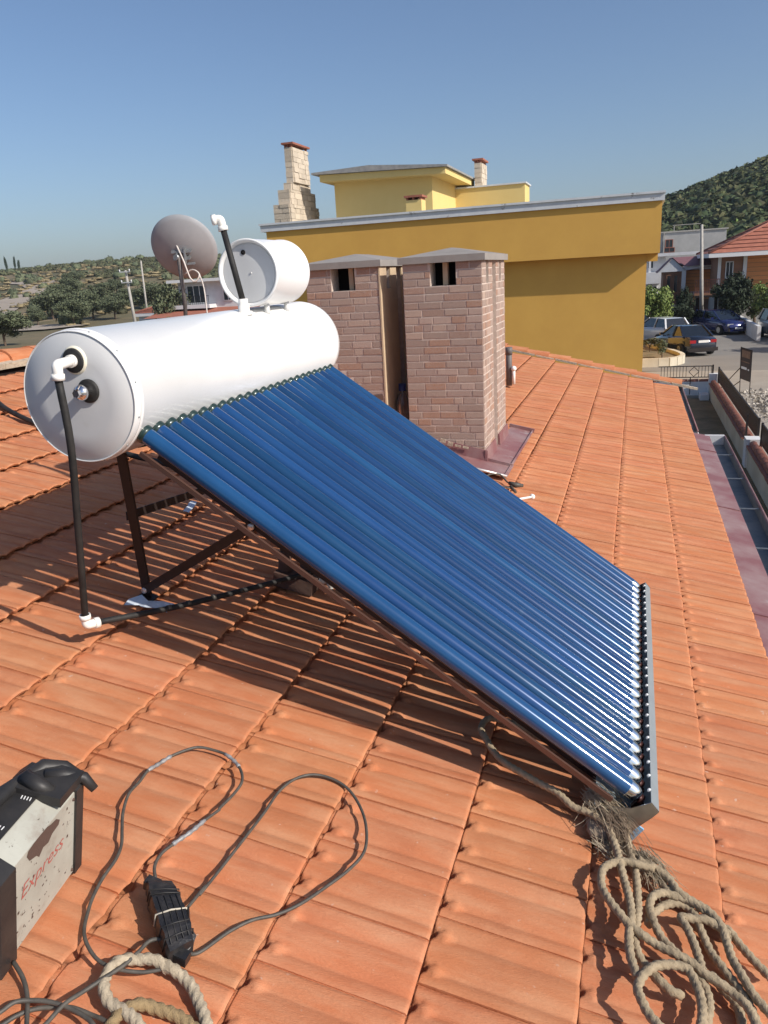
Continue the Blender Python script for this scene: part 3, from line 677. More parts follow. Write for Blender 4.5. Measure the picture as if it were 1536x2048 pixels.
# bottle in the gap of the chimneys
b = Vector((-1.73, 5.86, rz(-1.73)+.02))
bt = thing('plastic_bottle', 'clear plastic bottle with dark blue cap standing between the two chimneys', 'bottle', b)
mb = MB(); mb.lathe(b, Z_, [(0, .03), (.004, .055), (.06, .058), (.12, .055), (.20, .058), (.26, .055), (.31, .035), (.335, .018), (.36, .017)], 20); build(mb, 'bottle_body', 'bottle_plastic', bt)
mb = MB(); mb.lathe(b, Z_, [(.345, .030), (.40, .030), (.402, .001)], 16); build(mb, 'bottle_cap', 'bottle_cap', bt)

# ------------------------------------------------------------------ satellite dish
DC = Vector((-5.42, 9.0, .475)); DF = Vector((-.19, .88, .44)).normalized(); DR = .415
foot = Vector((-5.52, 8.95, rx.z-(rx.x+5.52)*.231))
dish = thing('satellite_dish', 'grey satellite dish seen from behind above the white tank', 'satellite dish', foot)
mb = MB(); pf = [(-.105+.105*(r/DR)**2, r) for r in [.002]+[DR*i/8 for i in range(1, 9)]]
mb.lathe(DC, DF, pf+[(.012, DR+.004), (.012, DR-.006)]+[(t+.004, r) for t, r in reversed(pf)], 56); build(mb, 'dish_reflector', 'dish_paint', dish)
bk = DC-DF*.10+Vector((.0, -.02, -.10))
mb = MB(); mb.tube([foot-Z_*.05, foot.lerp(bk, .5), bk+Vector((-.02, -.05, .04))], .026, 14); build(mb, 'dish_mast', 'rusty_pole', dish)
mb = MB(); sx = DF.cross(Z_).normalized()
mb.obox(bk+Z_*.10, sx*.13, DF*.02, Z_*.012); mb.obox(bk+Z_*.02, sx*.11, DF*.03, Z_*.012); mb.obox(bk+Z_*.06+sx*.05, sx*.008, DF*.06, Z_*.09); mb.obox(bk+Z_*.04-sx*.05, sx*.008, DF*.05, Z_*.06)
mb.obox(bk-Z_*.05+sx*.10, sx*.06, DF*.01, Z_*.010); mb.cyl(bk+Vector((-.04, -.09, .03)), bk+Vector((-.04, .0, .03)), .035, n=12)
build(mb, 'dish_bracket', 'galv', dish)
mb = MB(); mb.tube(smooth_path([DC+Vector((-.04, -.12, .05)), DC+Vector((.06, -.16, -.15)), DC+Vector((.13, -.16, -.37)), DC+Vector((.19, -.14, -.41)), DC+Vector((.24, -.12, -.33)), DC+Vector((.14, -.1, -.27)), DC+Vector((.02, -.1, -.32))], .03), .010, 8)
mb.tube(smooth_path([DC+Vector((.24, -.12, -.33)), DC+Vector((.28, -.12, -.5)), DC+Vector((.33, -.2, -.85))], .05), .008, 8)
build(mb, 'dish_cable', 'white_cable', dish)

# ================================================================== ROPES, CABLES, WELDER IN THE FOREGROUND
ROPES = {
    'A':(0.045,[(0.136,2.309),(0.065,2.338),(0.007,2.346),(-0.058,2.35),(-0.093,2.319),(-0.1,2.264),(-0.073,2.21),(-0.038,2.164),(0.002,2.123),(0.064,2.096),(0.129,2.08),(0.182,2.06),(0.235,2.025),(0.285,2.013),(0.335,1.98),(0.365,1.912),(0.376,1.854),(0.393,1.797),(0.405,1.731),(0.409,1.67),(0.404,1.613),(0.409,1.559),(0.42,1.523),(0.426,1.498)]),
    'B':(0.03,[(0.352,2.202),(0.384,2.098),(0.4,2.017),(0.394,2.023),(0.407,1.949),(0.419,1.886),(0.427,1.83),(0.431,1.769),(0.431,1.71),(0.424,1.659),(0.424,1.614),(0.437,1.573),(0.454,1.551),(0.477,1.525),(0.49,1.516),(0.509,1.505),(0.532,1.511)]),
    'C':(0.05,[(.47,1.87),(0.423,1.861),(0.384,1.859),(0.349,1.83),(0.331,1.794),(0.331,1.741),(0.35,1.695),(0.376,1.664),(0.405,1.64),(0.436,1.624),(0.471,1.613),(0.511,1.602),(0.551,1.591),(0.586,1.574),(0.614,1.563),(0.646,1.554),(0.671,1.531),(0.684,1.507),(0.692,1.475)]),
    'D':(0.018,[(0.321,2.018),(0.372,1.994),(0.41,1.941),(0.458,1.913),(0.489,1.883),(0.504,1.853),(0.526,1.837),(0.564,1.84),(0.611,1.822),(0.645,1.785),(0.666,1.748)]),
    'E':(0.035,[(0.43,1.903),(0.481,1.889),(0.518,1.864),(0.536,1.836),(0.573,1.817),(0.612,1.801),(0.641,1.767),(0.655,1.722),(0.663,1.673),(0.678,1.626),(0.701,1.58),(0.734,1.542)]),
    'G':(0.03,[(.61,1.80),(.575,1.818),(0.53,1.822),(0.499,1.818),(0.468,1.782),(0.46,1.743),(0.47,1.7),(0.491,1.659),(0.521,1.624),(0.553,1.593),(0.578,1.568),(0.592,1.539),(0.59,1.496),(0.578,1.44)]),
    'H':(0.014,[(.462,1.70),(.465,1.73),(0.48,1.753),(0.503,1.789),(0.541,1.813),(0.578,1.805),(0.596,1.746),(0.616,1.692),(0.637,1.654),(0.663,1.616),(0.694,1.571),(0.708,1.51)]),
    'I':(0.03,[(.665,1.75),(.63,1.765),(.605,1.77),(0.581,1.767),(0.544,1.754),(0.557,1.722),(0.572,1.683),(0.582,1.64),(0.586,1.599)]),
    'J':(0.05,[(0.474,1.379),(0.447,1.409),(0.43,1.437),(0.425,1.469),(0.438,1.507),(0.468,1.541),(0.506,1.562),(0.542,1.567),(0.557,1.546),(0.568,1.512),(0.571,1.464),(0.561,1.417)]),
    'K':(0.014,[(0.65,1.791),(0.67,1.777),(0.695,1.747),(0.725,1.712),(0.761,1.677)]),
    'L':(0.018,[(0.608,1.612),(0.636,1.584),(0.665,1.554),(0.673,1.491)]),
    'R1':(0.018,[(-0.57,1.086),(-0.597,1.089),(-0.623,1.084),(-0.645,1.078),(-0.666,1.065),(-0.68,1.043),(-0.68,1.013),(-0.667,0.99),(-0.641,0.973),(-0.601,0.967),(-0.566,0.956),(-0.538,0.939)]),
    'R2':(0.016,[(-0.598,1.09),(-0.57,1.087),(-0.541,1.086),(-0.507,1.071),(-0.476,1.049),(-0.446,1.021),(-0.417,0.988)]),
    'R3':(0.014,[(-0.598,0.91),(-0.612,0.939),(-0.6,0.971),(-0.579,0.991),(-0.55,1.0),(-0.511,1.004),(-0.472,1.001),(-0.431,0.983)]),
    'C1':(0.02,[(-0.733,1.28),(-0.752,1.311),(-0.763,1.353),(-0.752,1.396),(-0.733,1.445),(-0.721,1.499),(-0.707,1.555),(-0.71,1.558),(-0.7,1.633),(-0.706,1.685),(-0.74,1.733),(-0.795,1.762),(-0.85,1.765),(-0.884,1.754),(-0.906,1.735),(-0.937,1.687),(-0.953,1.633),(-0.961,1.593),(-0.958,1.546),(-0.952,1.49),(-0.928,1.428),(-0.895,1.374),(-0.866,1.333),(-0.85,1.287),(-0.843,1.225),(-0.83,1.175),(-0.817,1.136),(-0.793,1.091),(-0.766,1.063),(-0.724,1.043),(-0.684,1.039),(-0.645,1.046),(-0.612,1.061),(-0.579,1.083)]),
    'C2':(0.016,[(-0.621,1.243),(-0.616,1.317),(-0.614,1.289),(-0.609,1.377),(-0.602,1.49),(-0.595,1.606),(-0.594,1.695),(-0.575,1.765),(-0.537,1.81),(-0.479,1.826),(-0.416,1.808),(-0.36,1.755),(-0.315,1.685),(-0.294,1.6),(-0.308,1.527),(-0.343,1.448),(-0.38,1.371),(-0.42,1.32),(-0.466,1.277),(-0.5,1.226),(-0.54,1.148),(-.575,1.145)]),
    'C3':(0.03,[(-.595,1.145),(-0.64,1.125),(-0.652,1.088),(-0.659,1.049),(-0.677,1.008),(-0.699,0.962),(-0.712,0.924),(-0.721,0.875),(-0.727,0.834)]),
    'C4':(0.02,[(-0.872,0.963),(-0.828,0.943),(-0.795,0.915),(-0.762,0.877),(-0.733,0.839)]),
    'C5':(0.03,[(-0.824,0.851),(-0.816,0.865),(-0.803,0.89),(-0.777,0.909),(-0.744,0.92),(-0.703,0.925),(-0.663,0.923),(-0.635,0.913),(-0.598,0.891)]),
    'C6':(0.012,[(-0.808,0.833),(-0.802,0.849),(-0.791,0.876),(-0.766,0.904),(-0.732,0.923),(-0.701,0.937),(-0.662,0.941),(-0.625,0.938),(-0.59,0.927)]),
}
def rpath(key, dh=0.0, wob=.004, step=.0065):
    h, pts = ROPES[key]; r2 = random.Random(key); m = len(pts)
    return smooth_path([RP(a+r2.uniform(-.0015, .0015), y+r2.uniform(-.0015, .0015), h+dh+r2.uniform(-wob, wob)) for a, y in pts], step)
def ropes(keys, name, m, label, r):
    mb = MB()
    for k in keys: mb.tube(rpath(k), r, 18, lobes=3, twist=2*math.pi/(r*5.5), amp=.42)
    return tag(build(mb, name, m), label, 'rope')
big = ropes(['A', 'B', 'C', 'D', 'E', 'G', 'H', 'I', 'J', 'K', 'L'], 'coiled_rope', 'rope', 'long tan twisted rope lying in loose coils at the bottom right', .0105)
ropes(['R1', 'R2'], 'pale_rope', 'rope_pale', 'pale twisted rope coming out from under the taped black block', .0118)
ropes(['R3'], 'ochre_rope', 'rope_ochre', 'ochre brown rope end beside the pale rope at the bottom left', .012)
# frayed hemp
def fray(name, c, spread, n, L, m, r0, seed, dirs, parent=None, thick=.0010):
    r2 = random.Random(seed); mb = MB()
    for i in range(n):
        a0 = c[0]+r2.gauss(0, spread[0]); y0 = c[1]+r2.gauss(0, spread[1]); h = c[2]+abs(r2.gauss(0, spread[2]))
        wild = r2.random() < .10; sp = .5 if wild else .13; d = Vector((dirs[0]+r2.gauss(0, sp), dirs[1]+r2.gauss(0, sp))); l = L*r2.uniform(.5, 1.1)*(.6 if wild else 1); cu = r2.uniform(-2.5, 2.5) if wild else r2.gauss(1.5, .9)
        pts = []; ang = math.atan2(d.y, d.x); x, y = a0, y0
        for k in range(7):
            pts.append(RP(x, y, max(.003, h*1.1+.03*math.sin(k*.52+.2)*r0-.005*k))); x += math.cos(ang)*l/6; y += math.sin(ang)*l/6; ang += cu/6+r2.gauss(0, .05)
        mb.tube(pts, [thick]*6+[thick*.4], 3, caps=False)
    return build(mb, name, m, parent)
def solid(a, y, h, ra_, ry, rh, seed):
    mb = MB(); n, m = 20, 12; vs = []
    for i in range(m+1):
        for k in range(n):
            th = math.pi*i/m; ph = 2*math.pi*k/n; q = 1+.25*noise.noise(Vector((math.cos(ph)*2+seed, math.sin(ph)*2, th*2)))
            vs.append(RP(a+ra_*math.sin(th)*math.cos(ph)*q, y+ry*math.sin(th)*math.sin(ph)*q, h+rh*math.cos(th)*q))
    mb.add(vs, [(i*n+k, (i+1)*n+k, (i+1)*n+(k+1) % n, i*n+(k+1) % n) for i in range(m) for k in range(n)], True); return mb
fb = thing('frayed_hemp', 'frayed brown hemp bundle under the lower corner of the blue tubes', 'rope', RP(.31, 2.03, 0))
build(solid(.325, 2.02, .018, .045, .07, .03, 2), 'hemp_core', 'hemp_dark', fb)
fray('loose_fibre', (.29, 2.10, .03), (.016, .022, .018), 420, .12, 'hemp', .8, 3, (.45, -1.0), fb)['kind'] = 'stuff'
fray('dark_fibre', (.33, 2.04, .03), (.020, .026, .014), 300, .10, 'hemp_dark', .9, 5, (.5, -1.0), fb)['kind'] = 'stuff'  # darker brown fibres mixed among the tan ones
fray('loose_fibre', (.33, 1.94, .012), (.02, .02, .008), 90, .10, 'rope_pale', .4, 8, (.9, -.5), fb)['kind'] = 'stuff'
fb2 = thing('frayed_rope_end', 'short frayed rope tuft hanging below the end plate of the bottom channel', 'rope', RP(.455, 1.90, 0))
build(solid(.440, 1.925, .01, .030, .035, .022, 6), 'rope_tuft', 'hemp', fb2)
fray('tuft_fibre', (.44, 1.93, .02), (.018, .016, .010), 200, .11, 'rope_pale', .5, 11, (.45, -.9), fb2)['kind'] = 'stuff'
# cables
cb = thing('extension_cable', 'dark grey cable making two loops around a taped block', 'cable', RP(-.6, 1.4, 0))
mb = MB()
for k in ('C1', 'C2'): mb.tube(rpath(k, -.006, .003), .0043, 10)
build(mb, 'cable_run', 'cable', cb)
mb = MB()
pth = rpath('C1', -.006, .003)
def near(a, y): 
    T = RP(a, y, .01); return min(range(len(pth)), key=lambda i: (pth[i]-T).length)
for (p, q) in (((-.94, 1.755-.07), (-.965, 1.59)), ((-.72, 1.5), (-.755, 1.39)), ((-.80, 1.765), (-.74, 1.73))):
    i, j = sorted((near(*p), near(*q)))
    mb = MB(); mb.tube(pth[i:j+1], [.0056+.0012*math.sin(k*1.9) for k in range(j-i+1)], 9); build(mb, 'grey_tape_wrap', 'grey_tape', cb)
mb = MB()
for k in ('C3', 'C4', 'C5', 'C6'): mb.tube(rpath(k, -.004, .004), .0048, 10)
tag(build(mb, 'welder_cables', 'cable'), 'thick dark cables curling beside the welder at the bottom left', 'cable')
# taped block
bp = [(-.735, 1.235), (-.672, 1.268), (-.548, 1.153), (-.583, 1.093)]
blk = thing('taped_block', 'black tape wrapped power block lying on its cable', 'power block', RP(-.634, 1.187, 0))
mb = MB(); nU, nV = 14, 8; u0, u1 = Vector(bp[0]), Vector(bp[1]); v0_, v1_ = Vector(bp[3]), Vector(bp[2])
vs = []
ring = [(0, 0), (0, .7), (.04, 1), (.5, 1.04), (.96, 1), (1, .7), (1, 0)]
for i in range(nU+1):
    t = i/nU; sw = 1-.12*(abs(t-.5)*2)**3
    for (s_, hh) in ring:
        s2 = .5+(s_-.5)*sw; e = u0.lerp(u1, s2).lerp(v0_.lerp(v1_, s2), t)
        j = noise.noise(Vector((t*7, s_*4, hh*3)))
        vs.append(RP(e.x+j*.003, e.y+j*.003, .006+.05*hh*(1-.18*(abs(t-.5)*2)**4)+.003*j))
m = len(ring)
mb.add(vs, [(i*m+k, i*m+k+1, (i+1)*m+k+1, (i+1)*m+k) for i in range(nU) for k in range(m-1)]+[tuple(range(m)), tuple(nU*m+k for k in reversed(range(m)))], False)
build(mb, 'block_body', 'black_tape', blk)
def bpnt(s_, t, h): e = u0.lerp(u1, s_).lerp(v0_.lerp(v1_, s_), t); return RP(e.x, e.y, h)
mb = MB()
for t in (.52,): mb.tube([bpnt(-.03, t, .02), bpnt(-.01, t, .055), bpnt(.5, t+.01, .0605), bpnt(1.01, t+.02, .055), bpnt(1.03, t+.02, .02)], .0022, 6)
build(mb, 'string_tie', 'string', blk)
mb = MB()
for t in (.18, .24, .70, .86): mb.tube([bpnt(-.02, t, .02), bpnt(.02, t, .056), bpnt(.5, t+.02, .0600), bpnt(.98, t+.03, .056), bpnt(1.02, t+.03, .02)], [.0016]*5, 5)
for s_ in (.2, .42, .62, .82): mb.tube([bpnt(s_, .30, .0590), bpnt(s_+.02, .6, .0595), bpnt(s_-.02, .95, .056)], [.0011]*3, 4)
build(mb, 'tape_fold', 'black_plastic', blk)
mb = MB(); mb.add([bpnt(.98, .55, .05), bpnt(1.12, .52, .058), bpnt(1.05, .72, .03), bpnt(1.10, .92, .035), bpnt(.97, .98, .03), bpnt(.6, 1.04, .02), bpnt(.9, .8, .05)], [(0, 1, 6), (1, 2, 6), (2, 3, 6), (3, 4, 6), (4, 5, 6)])
build(mb, 'loose_tape', 'black_tape', blk)
for q_, e_ in ((bpnt(.3, -.03, .03), .018), (bpnt(.45, 1.02, .022), .02)):
    mb = MB(); mb.obox(q_, A_*e_, Y_*.012, N_*.012); build(mb, 'cable_entry', 'black_tape', blk)

# welder -------------------------------------------------------------
WF, WN = Vector((-.921, 1.218)), Vector((-.888, .977))           # right side panel, far and near lower corners (roof coordinates)
dL = (WF-WN).normalized(); dS = Vector((-dL.y, dL.x))            # along the case, away from the panel (to -a)
if dS.x > 0: dS = -dS
LW = (WF-WN).length
def WP(u, s_, h): e = WN+dL*u+dS*s_; return RP(e.x, e.y, h)      # u along panel, s into the case, h up
wel = thing('welding_machine', 'worn cream welding machine with black end caps at the left edge', 'welder', WP(LW/2, .07, 0))
WD = .15
def wsec(hh=.25, ins=0.0): return [(0+ins, .008+ins), (0+ins, hh-ins), (.052, hh+.022-ins), (WD-.03, hh+.022-ins), (WD-ins, hh-.01), (WD-ins, .008+ins)]
mb = MB(); A1 = [WP(.0, s_, h) for s_, h in wsec()]; B1 = [WP(LW, s_, h) for s_, h in wsec()]
nsec = len(A1); mb.add(A1+B1, [(i, (i+1) % nsec, (i+1) % nsec+nsec, i+nsec) for i in range(nsec)])
build(mb, 'case_panel', 'cream_paint', wel)
def endcap(u_in, u_out, name, big=.010):
    mb = MB(); rows = []
    for (u, g_) in ((u_in, big), (u_in+(u_out-u_in)*.75, big), (u_out, -.004)):
        rows.append([WP(u, *( (s_-g_ if s_ < WD/2 else s_+g_), (h+g_ if h > .1 else max(.002, h-g_))) ) for s_, h in wsec()])
    vs = sum(rows, []); mb.add(vs, [(r*nsec+i, r*nsec+(i+1) % nsec, (r+1)*nsec+(i+1) % nsec, (r+1)*nsec+i) for r in range(2) for i in range(nsec)]+[tuple(2*nsec+i for i in range(nsec)), tuple(i for i in reversed(range(nsec)))])
    return build(mb, name, 'black_plastic', wel)
endcap(LW-.002, LW+.038, 'far_end_cap', .006); endcap(.004, -.065, 'near_end_cap')
mb = MB(); mb.obox(WP(LW-.02, .05, .278), (WP(LW+.03, .05, .278)-WP(LW-.02, .05, .278)), (WP(0, .055, 0)-WP(0, 0, 0)), N_*.012)
mb.tube([WP(LW+.028, -.034, .246), WP(LW+.03, -.005, .270), WP(LW+.012, .03, .282), WP(LW-.01, .07, .284)], [.010, .014, .015, .015], 10)
mb.tube([WP(LW+.045, .02, .258), WP(LW+.04, .05, .274), WP(LW+.02, .09, .280), WP(LW-.03, .115, .272), WP(LW-.09, .12, .284), WP(.05, .12, .29), WP(0, .12, .29)], [.013, .017, .020, .016, .018, .014, .013], 12)
mb.tube([WP(LW-.045, .03, .279), WP(LW-.05, .06, .292), WP(LW-.04, .10, .296)], [.014, .018, .018], 10)
build(mb, 'carry_handle', 'black_plastic', wel)
mb = MB(); mb.obox(WP(LW*.45, .085, .2745), (WP(LW*.40, 0, 0)-WP(0, 0, 0)), (WP(0, .032, 0)-WP(0, 0, 0)), N_*.0012); build(mb, 'control_strip', 'black_plastic', wel)
mb = MB()
for i in range(4): mb = MB(); mb.obox(WP(LW*.68, .062+.007*i, .2762), (WP(.005, .001, 0)-WP(0, 0, 0)), (WP(0, .001, 0)-WP(0, 0, 0)), N_*.0004); build(mb, 'scale_mark', 'trim_white', wel)
for i in range(2): mb = MB(); mb.obox(WP(LW*.30, .066+.008*i, .2762), (WP(.005, 0, 0)-WP(0, 0, 0)), (WP(0, .001, 0)-WP(0, 0, 0)), N_*.0004); build(mb, 'scale_mark', 'trim_white', wel)

mb = MB()
for (u, h) in ((.012, .235), (LW-.008, .235), (.012, .02), (LW-.008, .02)): mb.lathe(WP(u, 0, h), -(WP(0, 1, 0)-WP(0, 0, 0)), [(0, .004), (.003, .0035), (.0035, .0005)], 8)
build(mb, 'panel_screw', 'rust', wel)
rsh = [(.05, .258), (.075, .250), (.10, .249), (.115, .243), (.135, .240), (.15, .225), (.145, .215), (.12, .212), (.105, .200), (.085, .205), (.07, .192), (.06, .205), (.035, .215), (.025, .235), (.03, .246)]
mb = MB(); c = (.085, .225); mb.add([WP(u+.03, -.0006, min(h, .2495)) for u, h in rsh]+[WP(c[0]+.03, -.0006, c[1])], [(i, (i+1) % len(rsh), len(rsh)) for i in range(len(rsh))])
build(mb, 'rust_patch', 'rust', wel)
def lettering(txt, u, h, size, m, shear=.3, name='printed_name'):
    cu = bpy.data.curves.new(name, 'FONT'); cu.body = txt; cu.size = size; cu.shear = shear; cu.extrude = .0002; cu.offset = -.0006
    o = bpy.data.objects.new('tmp', cu); COL.objects.link(o); dg = bpy.context.evaluated_depsgraph_get()
    me = bpy.data.meshes.new_from_object(o.evaluated_get(dg)); bpy.data.objects.remove(o)
    ex_ = (WP(1, 0, 0)-WP(0, 0, 0)).normalized(); ez_ = N_
    for v in me.vertices: v.co = WP(u, -.0010, h)+ex_*v.co.x+ez_*v.co.y-(-(WP(0, 1, 0)-WP(0, 0, 0))).normalized()*(-v.co.z)*1-wel.location
    me.materials.clear(); me.materials.append(MATS[m])
    o = bpy.data.objects.new(name, me); COL.objects.link(o); o.parent = wel; return o
lettering('Express', .030, .135, .052, 'red_print')
mb = MB(); r3 = random.Random(4)
for i in range(26):
    u = r3.uniform(.01, LW-.01); h = r3.uniform(.02, .24); sz = r3.uniform(.0006, .003)
    mb.obox(WP(u, -.0004, h), (WP(sz, 0, 0)-WP(0, 0, 0)), (WP(0, .0003, 0)-WP(0, 0, 0)), N_*sz*r3.uniform(.3, 1.5))
build(mb, 'paint_chip', 'rust', wel)
for (u, s_) in ((.01, .02), (LW-.01, .02), (.01, WD-.02), (LW-.01, WD-.02)):
    mb = MB(); mb.cyl(WP(u, s_, -.004), WP(u, s_, .010), .012, n=12); build(mb, 'rubber_foot', 'black_plastic', wel)
mb = MB(); mb.tube(smooth_path([WP(.10, .16, .52), WP(.11, .15, .42), WP(.10, .14, .36), WP(.07, .14, .33)], .01), .004, 8)
tag(build(mb, 'white_cable_tie', 'pvc'), 'thin white plastic strip sticking up at the left edge above the welder', 'cable tie')

# ================================================================== GROUND AND HILLS
def lerp_tab(tab, x):
    if x <= tab[0][0]: return tab[0][1:]
    for p, q in zip(tab, tab[1:]):
        if x <= q[0]:
            k = (x-p[0])/(q[0]-p[0]); return tuple(a+(b-a)*k for a, b in zip(p[1:], q[1:]))
    return tab[-1][1:]
# azimuth from +y (deg): skyline slope, ridge distance, foot distance
SKYT = [(-75, .02, 360, 150), (-46, .024, 370, 130), (-43, .026, 360, 120), (-39.5, .029, 340, 110), (-36, .033, 320, 105), (-33, .0335, 310, 105), (-30, .033, 300, 110), (-27, .031, 300, 115), (-20, .02, 280, 115), (-8, .03, 240, 110),
        (-2, .046, 220, 100), (0, .052, 210, 98), (2, .057, 205, 96), (4.5, .070, 200, 95), (6, .078, 200, 94), (8, .088, 200, 94), (12, .11, 210, 95), (25, .15, 230, 100), (60, .10, 260, 120)]
def ground_z(x, y):
    r = math.hypot(x, y); az = math.degrees(math.atan2(x, y)) if r > 1 else 0
    if y < 5 and abs(az) > 75: return G
    s, Rr, r0 = lerp_tab(SKYT, az)
    if r <= r0: return G
    nz = noise.fractal(Vector((x*.012, y*.012, 3.1)), 0.9, 2.1, 4)
    top = s*Rr
    if r <= Rr:
        t = (r-r0)/(Rr-r0); e = t*t*(3-2*t)*.55+t*.45
        return G+(top-G)*e+nz*2.2*t*(1-t)*2
    return top-(r-Rr)*.10
mb = MB(); AZ = [i*1.25 for i in range(-64, 57)]; RRd = [14, 30, 50, 70, 90, 100, 110, 120, 132, 146, 160, 175, 190, 205, 220, 240, 260, 280, 300, 320, 340, 365, 400, 450, 520, 700, 1400]
vs = [(r*math.sin(R(a)), r*math.cos(R(a)), ground_z(r*math.sin(R(a)), r*math.cos(R(a)))-(.02 if r < 95 else 0)) for r in RRd for a in AZ]
n = len(AZ); mb.add(vs, [(i*n+j, i*n+j+1, (i+1)*n+j+1, (i+1)*n+j) for i in range(len(RRd)-1) for j in range(n-1)], True)
mb.add([(-60, -60, G-.02), (60, -60, G-.02), (60, 16, G-.03), (-60, 16, G-.03)], [(0, 1, 2, 3)])
build(mb, 'hills', 'terrain', kind='structure', base=(0, 0, G))
# street, pavement, garden strip
mb = MB(); mb.add([(2.9, -40, G-.010), (60, -40, G-.010), (60, 80, G-.010), (-14, 80, G-.010), (-14, 40.2, G-.010), (2.9, 36.6, G-.010)], [(0, 1, 2, 3, 4, 5)])
build(mb, 'road', 'asphalt', kind='structure', base=(10, 40, G))
mb = MB(); mb.box(2.95, 4.4, 4, 29.6, G-.02, G+.10); mb.box(-2, 6.2, 29.6, 36.4, G-.02, G+.06); mb.box(4.4, 6.2, 20, 29.6, G-.02, G+.04)
build(mb, 'pavement', 'pavement', kind='structure', base=(3, 20, G))
mb = MB(); mb.add([(.3, -10, G+.0), (2.95, -10, G+.0), (2.95, 29.5, G+.0), (.3, 29.5, G+.0)], [(0, 1, 2, 3)])
build(mb, 'garden_ground', 'soil', kind='structure', base=(1.5, 10, G))
# dirt road on the left hill, draped over the terrain
def drape(name, pts, wd, m, lift=.25):
    mb = MB(); P = smooth_path([Vector((x, y, 0)) for x, y in pts], 5); rows = []
    for i, p in enumerate(P):
        d = (P[min(i+1, len(P)-1)]-P[max(i-1, 0)]).normalized(); sd = Vector((d.y, -d.x, 0))
        for k in (-1, -.3, .3, 1):
            q = p+sd*wd*k*.5*(1+.15*noise.noise(Vector((i*.3, k, 0)))); rows.append((q.x, q.y, ground_z(q.x, q.y)+lift))
    mb.add(rows, [(i*4+k, i*4+k+1, (i+1)*4+k+1, (i+1)*4+k) for i in range(len(P)-1) for k in range(3)], True)
    return build(mb, name, m, kind='structure')
def hit(px, py):                                      # where the line of sight through a photo pixel meets the hill
    d = Vector((px-768, py-1024, 1538)); r = Vector([sum(AX[i][j]*d[j] for j in range(3)) for i in range(3)])/1538
    t = 40.0
    while t < 700:
        p = r*t
        if p.z < ground_z(p.x, p.y): return p
        t += 1.5
    return r*400
road_pts = [hit(*q) for q in [(-40, 640), (0, 618), (30, 604), (60, 592), (88, 574), (70, 566), (40, 562)]]
drape('dirt_road', [(p.x, p.y) for p in road_pts], 9, 'dirt_road')
rp2 = [hit(*q) for q in [(-30, 668), (10, 664), (60, 660), (110, 658), (150, 652)]]
drape('dirt_track', [(p.x, p.y) for p in rp2], 7, 'dirt_road')

# ------------------------------------------------------------------ foliage
def leaf_cloud(mb, c, rad, n, leaf, r2, squash=1.0, core=0.55):
    c = Vector(c)
    for i in range(n):
        d = Vector((r2.gauss(0, 1), r2.gauss(0, 1), r2.gauss(0, 1))).normalized()
        q = core+(1-core)*r2.random()
        p = c+Vector((d.x*rad[0], d.y*rad[1], d.z*rad[2]))*q
        nn = (d+Vector((r2.gauss(0, .5), r2.gauss(0, .5), r2.gauss(0, .5)))).normalized(); u = nn.orthogonal().normalized(); w_ = nn.cross(u)
        a = r2.uniform(0, 6.28); e1 = (u*math.cos(a)+w_*math.sin(a))*leaf*r2.uniform(.6, 1.3); e2 = (w_*math.cos(a)-u*math.sin(a))*leaf*r2.uniform(.4, .9)
        mb.cr = r2.random()
        mb.add([p-e1, p+e2, p+e1, p-e2*.9+nn*leaf*.25], [(0, 1, 2), (0, 2, 3)], True)
def crown_mb(seed, clumps, leaf, n, shape=(1, 1, 1)):
    r2 = random.Random(seed); mb = MB()
    for i in range(clumps):
        d = Vector((r2.gauss(0, 1), r2.gauss(0, 1), r2.gauss(0, 1))).normalized()*r2.uniform(.25, .75)
        rr = r2.uniform(.22, .42)
        leaf_cloud(mb, (d.x*shape[0], d.y*shape[1], d.z*shape[2]*.8), (rr*shape[0], rr*shape[1], rr*.8*shape[2]), n, leaf, r2, core=.3)
    return mb
def trunk_mb(seed, h, r0):
    r2 = random.Random(seed); mb = MB()
    p = [(0, 0, -.3), (r2.uniform(-.05, .05), 0, h*.4), (r2.uniform(-.15, .15), r2.uniform(-.1, .1), h)]
    mb.tube(smooth_path(p, h/6), r0, 8)
    for k in range(4):
        a = r2.uniform(0, 6.28); q = Vector(p[1]).lerp(Vector(p[2]), r2.uniform(.2, .9)); e = q+Vector((math.cos(a), math.sin(a), 1.1))*h*.45
        mb.tube([q, q.lerp(e, .5)+Z_*.05*h, e], [r0*.6, r0*.4, r0*.2], 6)
    return mb
TREES = {}
def tree(kind, name, loc, w_, h, label, cat, group=None, leafm='leaf_olive', seed=0, leaf=.07, clumps=26, n=90, trunk=True, shape=(1, 1, 1)):
    key = (kind, seed)
    if key not in TREES:
        TREES[key] = (crown_mb(seed*7+3, clumps, leaf, n, shape).mesh(name+'_crown', leafm, attr=True), trunk_mb(seed+1, .5, .045).mesh(name+'_trunk', 'bark'))
    cm, tm_ = TREES[key]
    t = thing(name, label, cat, loc, group)
    c = bpy.data.objects.new('crown', cm); COL.objects.link(c); c.parent = t; c.location = (0, 0, h*.56); c.scale = (w_/2, w_/2, h*.5); c.rotation_euler = (0, 0, rng.uniform(0, 6.28))
    if trunk:
        k = bpy.data.objects.new('trunk', tm_); COL.objects.link(k); k.parent = t; k.scale = (h*.7, h*.7, h*.8)
    return t
